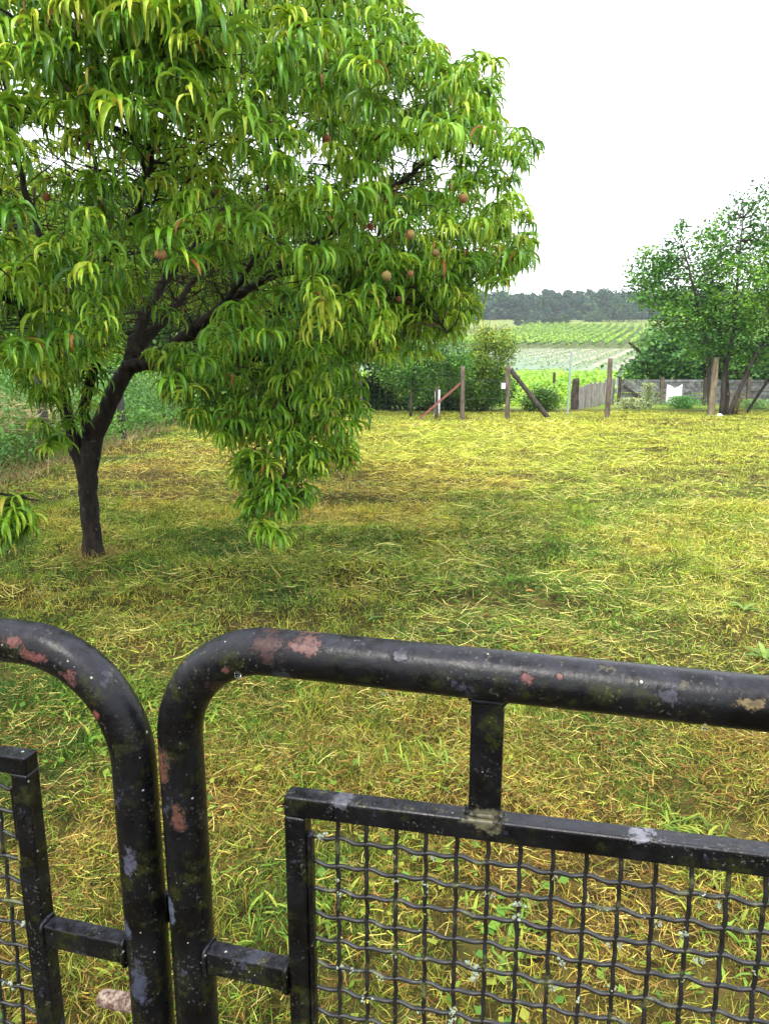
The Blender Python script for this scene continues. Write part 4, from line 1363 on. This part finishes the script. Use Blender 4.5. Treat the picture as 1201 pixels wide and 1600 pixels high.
PINK, DULL, GREY = (.125, .050, .044), (.040, .020, .017), (.038, .038, .050)
def arc_tube(pts_c, r, k=10):
    """Centre line through straight runs with rounded corners given as (point, radius)."""
    out = []
    for i_, (p, rad) in enumerate(pts_c):
        p = np.asarray(p, float)
        if rad == 0 or i_ in (0, len(pts_c)-1):
            out.append(p); continue
        a = np.asarray(pts_c[i_-1][0], float)-p; a /= np.linalg.norm(a)
        b_ = np.asarray(pts_c[i_+1][0], float)-p; b_ /= np.linalg.norm(b_)
        for f_ in np.linspace(0, math.pi/2, k):
            c_ = p+(a+b_)*rad
            out.append(c_-b_*rad*math.cos(f_)-a*rad*math.sin(f_))
    return np.array(out)
def refine(pts_, step=.05):
    o = [pts_[0]]
    for a, b_ in zip(pts_[:-1], pts_[1:]):
        n_ = max(1, int(np.linalg.norm(b_-a)/step))
        for k in range(1, n_+1): o.append(a+(b_-a)*k/n_)
    return np.array(o)

M['wire_black'] = None
m, t, b, out = new_mat('mesh_wire')
oc = objco(t)
col = mixrgb(t, ramp(t, noise(t, oc, 60, 4), .35, .7), (.0025, .0025, .0026), (.009, .009, .010))
mo = noise(t, oc, 22, 5, .75)
col = mixrgb(t, math_(t, 'MULTIPLY', ramp(t, mo, .54, .66), .7), col, (.10, .115, .04))
col = mixrgb(t, ramp(t, noise(t, oc, 48, 4, .7), .66, .69), col, (.36, .43, .33))
t.links.new(col, b.inputs['Base Color'])
b.inputs['Roughness'].default_value = .5
M['wire_black'] = m
M['lichen'] = plain_mat('lichen', (.30, .35, .25), .95, 90, .5, bumpd=.003)
M['lichen_y'] = plain_mat('yellow_lichen', (.42, .38, .06), .95, 90, .4, bumpd=.003)

TUBE = .0263
WSP = .0342
def crimped(mb, p0, p1, axis_wave, amp_n, amp_t, sp, phase, r=.0026):
    """Crimped wire: p0 to p1, waving along the gate's normal (y) and a little across."""
    L = np.linalg.norm(p1-p0)
    n_ = int(L/sp*10)
    s_ = np.linspace(0, L, n_)
    q = p0+(p1-p0)*(s_/L)[:, None]
    q[:, 1] += amp_n*np.cos(math.pi*s_/sp+phase)
    q += np.asarray(axis_wave)*(amp_t*np.sin(2*math.pi*s_/sp+.4))[:, None]
    mb.tube(q, r, 6, cap=False)

def gate_leaf(label, s_tube, s_far, ztop, Rc, s_panel, zpan, zslope, s_strut, zbar, sgn, chips, chips_p, lean):
    """sgn +1: the leaf runs to the right of its meeting stile, -1 to the left. Local x runs along the gate, y away from the viewer."""
    base = gn*GD+gu*s_tube
    o = thing('gate_leaf', base, label, 'gate', None, -GA)
    far_ = s_far-s_tube
    gm_ = gate_mat('gate_paint', chips)
    gp_ = gate_mat('gate_frame_paint', chips_p)
    mb = MB()
    cl_ = arc_tube([((0, 0, .05), 0), ((0, 0, ztop), Rc), ((far_, 0, ztop+lean*far_), Rc), ((far_, 0, .05), 0)], TUBE, 14)
    mb.tube(refine(cl_), TUBE, 28)
    mb.build('tube_frame', gm_, o)
    mb = MB(); mb.tube([(0, 0, .16), (far_, 0, .16)], .018, 14); mb.build('bottom_rail', gm_, o)
    # rectangular panel frame, 30 mm angle with an inner flange
    a0 = s_panel-s_tube
    a1 = far_-sgn*.12
    lo, hi = min(a0, a1), max(a0, a1)
    T = .03
    zt = lambda s: zpan+zslope*(s-a0)
    mb = MB()
    # top member follows the slight slope
    def slab(x0, x1, y0, y1, dz0, dz1):
        v = np.array([[x0, y0, zt(x0)+dz0], [x1, y0, zt(x1)+dz0], [x1, y1, zt(x1)+dz0], [x0, y1, zt(x0)+dz0], [x0, y0, zt(x0)+dz1], [x1, y0, zt(x1)+dz1], [x1, y1, zt(x1)+dz1], [x0, y1, zt(x0)+dz1]])
        mb.add(v, [[0, 3, 2, 1], [4, 5, 6, 7], [0, 1, 5, 4], [1, 2, 6, 5], [2, 3, 7, 6], [3, 0, 4, 7]])
    slab(lo, hi, -.013, .011, -.025, 0)
    mb.box((lo+.0125, -.001, (zt(lo)-.025+.22)/2), (.025, .024, zt(lo)-.025-.22))
    mb.box((hi-.0125, -.001, (zt(hi)-.025+.22)/2), (.025, .024, zt(hi)-.025-.22))
    mb.box(((lo+hi)/2, -.001, .205), (hi-lo, .024, .03))
    bevel(mb.build('panel_frame', gp_, o, False), .003, 3)
    mb = MB()                                                      # flat clamping strips with bolts
    mb.box((lo+.0285, -.003, (zt(lo)-.045+.24)/2), (.006, .012, zt(lo)-.05-.24))
    bevel(mb.build('clamping_strip', gp_, o, False), .0015)
    mb = MB()
    mb.box((hi-.0285, -.003, (zt(hi)-.045+.24)/2), (.006, .012, zt(hi)-.05-.24))
    bevel(mb.build('clamping_strip', gp_, o, False), .0015)
    for xb in np.arange(lo+.055, hi-.03, .195):
        mb = MB(); mb.tube([(xb, -.019, zt(xb)-.013), (xb, -.011, zt(xb)-.013)], .0052, 6); mb.build('bolt', gp_, o, False)
    for zb in (.34, .66, .93):
        for xb in (lo+.0125, hi-.0125):
            mb = MB(); mb.tube([(xb, -.019, zb), (xb, -.011, zb)], .0052, 6); mb.build('bolt', gp_, o, False)
    # crimped wire mesh
    mb = MB()
    x0, x1 = lo+.024, hi-.024
    zb0 = .22
    first = a0+sgn*.060
    xs = []
    s_ = first
    while lo+.02 < s_ < hi-.02:
        xs.append(s_); s_ += sgn*WSP
    for k, s_ in enumerate(xs):
        crimped(mb, np.array([s_, 0, zb0]), np.array([s_, 0, zt(s_)-.024]), (1, 0, 0), .0016, .0006, WSP, math.pi*k)
    k = 0
    z = zpan-.054
    while z > zb0+.01:
        d_ = zslope*.5
        crimped(mb, np.array([x0, 0, z+d_*(x0-a0)]), np.array([x1, 0, z+d_*(x1-a0)]), (0, 0, 1), .0016, .0016, WSP, math.pi*(k+1))
        z -= WSP; k += 1
    mb.build('wire_mesh', M['wire_black'], o)
    # lichen crusts on the wires
    def crust(mat, name, cnt, size, seed):
        r_ = np.random.default_rng(seed)
        mb = MB()
        for _ in range(cnt):
            if r_.random() < .5:
                s2 = xs[r_.integers(0, len(xs))]; zz_ = zb0+(zpan-.06-zb0)*r_.random()
            else:
                s2 = x0+(x1-x0)*r_.random(); zz_ = zpan-.054-WSP*r_.integers(0, 18)
            if not (zb0+.02 < zz_ < zpan-.04): continue
            big = size*(.35+1.2*r_.random()**3)
            nlob = int(5+r_.integers(0, 6))
            for _k in range(nlob):
                c_ = np.array([s2, -.0015, zz_])+r_.normal(size=3)*[big*.8, .0010, big*.8]
                th_ = np.linspace(.1, math.pi-.1, 5); ph_ = np.arange(7)*2*math.pi/7
                v = np.stack([np.sin(th_)[:, None]*np.cos(ph_), np.sin(th_)[:, None]*np.sin(ph_), np.cos(th_)[:, None]+0*ph_], -1)*(1+.3*r_.normal(size=(5, 7, 1)))*[big*.5, .0018, big*.42]
                i_ = np.arange(4)[:, None]*7; j_ = np.arange(7)[None]
                mb.add(v.reshape(-1, 3)+c_, np.stack([i_+j_, i_+7+j_, i_+7+(j_+1) % 7, i_+(j_+1) % 7], -1).reshape(-1, 4))
        mb.build(name, mat, o, kind='stuff')
    crust(M['lichen'], 'lichen', 300, .0050, 5)
    crust(M['lichen_y'], 'yellow_lichen', 14, .0030, 6)
    # strut down from the top rail, cross bar to the stile
    if s_strut is not None:
        x = s_strut-s_tube
        mb = MB(); mb.box((x, 0, (ztop-.02+zt(x)+.001)/2), (.034, .012, ztop-.02-zt(x)-.001)); bevel(mb.build('strut', gp_, o, False), .002)
        x2 = x+sgn*.62
        if lo < x2 < hi-.05:
            mb = MB(); mb.box((x2, 0, (ztop-.02+lean*x2+zt(x2)+.001)/2), (.034, .012, ztop+lean*x2-.02-zt(x2)-.001)); bevel(mb.build('strut', gp_, o, False), .002)
    def weld(c_, w_, d_, vertical):
        mb = MB()
        a_ = np.linspace(0, 2*math.pi, 26)
        sx_ = np.sign(np.cos(a_))*np.abs(np.cos(a_))**.4*w_
        sy_ = np.sign(np.sin(a_))*np.abs(np.sin(a_))**.4*d_
        q_ = np.stack([sx_, sy_, 0*a_], 1) if vertical else np.stack([0*a_, sy_, sx_], 1)
        mb.tube(q_+np.asarray(c_), .0030*(1+.5*(rng.random(26)-.5)), 7, rough=.5)
        mb.build('weld', gp_, o)
    if s_strut is not None and lo < s_strut-s_tube < hi:
        weld((s_strut-s_tube, 0, zt(s_strut-s_tube)+.002), .018, .007, True)
        weld((s_strut-s_tube, 0, ztop-TUBE-.001), .018, .007, True)
    weld((a0-sgn*.002, -.006, zbar), .018, .013, False)
    weld((sgn*TUBE*.95, -.006, zbar), .018, .013, False)
    mb = MB(); mb.box(((a0+sgn*TUBE*.8)/2, -.006, zbar), (abs(a0)-TUBE*.8, .022, .031)); bevel(mb.build('cross_bar', gp_, o, False), .002)
    return o

R_chips = [(.060, -.01, 1.135, .018, .018, DULL), (.125, -.012, 1.195, .030, .022, DULL), (.165, 0, 1.20, .03, .015, (.11, .055, .048)), (.40, -.016, 1.192, .012, .008, PINK), (.43, -.015, 1.196, .006, .005, PINK), (.27, -.012, 1.2, .02, .009, GREY),
           (-.012, -.015, 1.04, .015, .04, (.10, .045, .03)), (.005, -.015, .97, .012, .03, (.09, .04, .03)), (-.015, -.02, .84, .012, .03, (.065, .08, .11)), (.075, -.015, 1.165, .006, .006, PINK), (.60, -.012, 1.19, .02, .008, (.13, .095, .045)), (.53, -.014, 1.19, .014, .01, GREY)]
R_p = [(.20, 0, 1.016, .02, .012, (.09, .09, .11)), (.52, 0, 1.032, .03, .014, (.16, .16, .19)), (.36, 0, 1.02, .03, .02, (.09, .085, .05)), (.62, 0, 1.036, .04, .006, (.35, .17, .15))]
L_chips = [(-.105, -.008, 1.155, .034, .012, PINK), (-.062, -.015, 1.135, .018, .014, PINK), (-.14, -.0, 1.17, .03, .01, PINK), (-.03, -.02, 1.09, .01, .012, (.16, .05, .04)), (.0, -.02, .90, .014, .03, (.06, .06, .085)), (-.015, -.02, .80, .014, .02, (.055, .06, .09)), (.0, -.02, .72, .02, .05, (.04, .045, .07)), (-.17, -.02, 1.14, .02, .012, (.07, .07, .09))]
right = gate_leaf('black gate leaf with peeling paint and crimped wire panel, filling the right foreground', -.433, 1.12, 1.181, .118, -.300, 1.013, .036, -.074, .770, 1, R_chips, R_p, .0)
left = gate_leaf('black gate leaf with pink primer showing on its bend, cut by the left edge', -.498, -2.05, 1.160, .140, -.645, 1.010, .02, -1.0, .756, -1, L_chips, [(-.18, -.02, .87, .012, .03, (.20, .18, .03))], -.0)
# latch between the stiles and the peeling handle, both on the left leaf
mb = MB(); mb.box((.030, .030, .797), (.066, .010, .042))
bevel(mb.build('latch', gate_mat('latch_paint', []), left, False), .002)
m, t, b, out = new_mat('peeling_handle')
oc = objco(t)
col = mixrgb(t, ramp(t, noise(t, oc, 52, 7, .8), .42, .60), (.055, .022, .016), (.30, .235, .18))
t.links.new(col, b.inputs['Base Color']); b.inputs['Roughness'].default_value = .75
bump(t, noise(t, oc, 60, 5, .7), b, .9, .004)
mb = MB(); mb.tube(refine(np.array([(-.093, .018, .640), (-.085, .018, .641), (-.03, .018, .645), (.0, .018, .647)]), .02), [.0095, .0115]+[.0118]*(len(refine(np.array([(-.093, .018, .640), (-.085, .018, .641), (-.03, .018, .645), (.0, .018, .647)]), .02))-2), 14, rough=.10)
mb.build('handle', m, left)
# rain drops
m, t, b, out = new_mat('rain_drop')
b.inputs['Base Color'].default_value = (1, 1, 1, 1); b.inputs['Roughness'].default_value = .02
b.inputs['Transmission Weight'].default_value = 1.0; b.inputs['IOR'].default_value = 1.33
M['drop'] = m
dm = MB()
th = np.linspace(.02, math.pi-.02, 11); ph = np.arange(14)*2*math.pi/14
v = np.stack([np.sin(th)[:, None]*np.cos(ph), np.sin(th)[:, None]*np.sin(ph), np.cos(th)[:, None]+0*ph], -1)*.0042
i = np.arange(10)[:, None]*14; j = np.arange(14)[None]
dm.add(v.reshape(-1, 3), np.stack([i+j, i+14+j, i+14+(j+1) % 14, i+(j+1) % 14], -1).reshape(-1, 4))
dk = None
def on_tube(px_, py_, leaf, s_tube):
    x = (px_-600.5)/F_PX; y = -(py_-800.0)/F_PX
    r = np.array([x, math.cos(PITCH)+y*math.sin(PITCH), -math.sin(PITCH)+y*math.cos(PITCH)])
    tt = (GD-.022)/(r @ gn)
    p = np.array([0, 0, EYE])+r*tt
    return (p @ gu-s_tube, -.024, p[2])
for (a_, b_, lfo, st_, sc_) in ((373, 1053, right, -.433, 1.0), (525, 1052, right, -.433, .55), (968, 1105, right, -.433, .6), (1100, 1134, right, -.433, .7), (38, 1027, left, -.498, .8), (600, 1082, right, -.433, .6)):
    if dk is None:
        d_ = dk = dm.build('rain_drop', M['drop'], lfo)
    else:
        d_ = dk.copy(); COL.objects.link(d_); d_.parent = lfo
    d_.location = on_tube(a_, b_, lfo, st_)
    d_.scale = (sc_*.9, sc_*.7, sc_*1.2)

# ------------------------------------------------------------------ small things on the lawn
m, t, b, out = new_mat('dead_leaf')
t.links.new(mixrgb(t, noise(t, objco(t), 60, 3), (.55, .22, .05), (.42, .12, .03)), b.inputs['Base Color'])
b.inputs['Roughness'].default_value = .6
for (a_, b_, lab, L) in ((293, 947, 'curled orange fallen leaf on the lawn, right of the foot of the peach tree', .12), (94, 871, 'small orange fallen leaf left of the foot of the peach trunk', .05), (820, 936, 'orange fallen leaf in the grass just beyond the gate top rail', .06), (652, 838, 'yellow fallen leaf in the middle of the lawn', .06), (911, 897, 'brown-orange leaf lying in the straw on the right half of the lawn', .06)):
    g = G(a_, b_)
    mb = MB()
    leaf_blades(mb, np.zeros((1, 3)), np.array([rng.random()*.6+(2.9 if L > .1 else 0)]), np.radians([25.]), np.array([L]), np.array([L*.28]), np.radians([60.]), np.ones((1, 3)), K=8, fold=.6, twist=np.array([.5]))
    o = mb.build('fallen_leaf', m, label=lab, cat='leaf', group='fallen leaves on the lawn')
    o.location = (g[0], g[1], float(ground_z(g[0], g[1]))+.03)
for (a_, b_, lab, n, L) in ((1194, 1036, 'broad-leaved dock plant by the top rail at the right edge', 7, .13), (1160, 965, 'pale broad-leaved weed sprawling on the straw near the right edge', 8, .12), (585, 970, 'small bright green rosette weed just beyond the top rail', 14, .07)):
    g = G(a_, b_)
    mb = MB()
    leaf_blades(mb, np.zeros((n, 3)), rng.random(n)*6.28, np.radians(20+35*rng.random(n)), L*(.7+.5*rng.random(n)), L*(.20+.08*rng.random(n)), np.radians(30+40*rng.random(n)), mixcol([(.06, .15, .03), (.13, .24, .05), (.24, .33, .08)], rng.random(n)), K=7, fold=.35, wave=.06)
    o = mb.build('broadleaf_weed', M['blade'], label=lab, cat='weed')
    o.location = (g[0], g[1], float(ground_z(g[0], g[1]))+.01)

# ------------------------------------------------------------------ the air
HAZE = True
if HAZE:
    hz = MB()
    z0, z1, y0, y1, xw = -2.5, 62.0, -70.0, 760.0, 700.0
    hz.box((0, (y0+y1)/2, (z0+z1)/2), (2*xw, y1-y0, z1-z0))
    m = bpy.data.materials.new('haze')
    m.use_nodes = True
    t = m.node_tree
    t.nodes.clear()
    out = t.nodes.new('ShaderNodeOutputMaterial')
    pv = t.nodes.new('ShaderNodeVolumePrincipled')
    pv.inputs['Color'].default_value = (.86, .93, 1, 1)
    pv.inputs['Density'].default_value = .00045
    t.links.new(pv.outputs[0], out.inputs['Volume'])
    hz.build('haze', m, kind='stuff', smooth_=False)
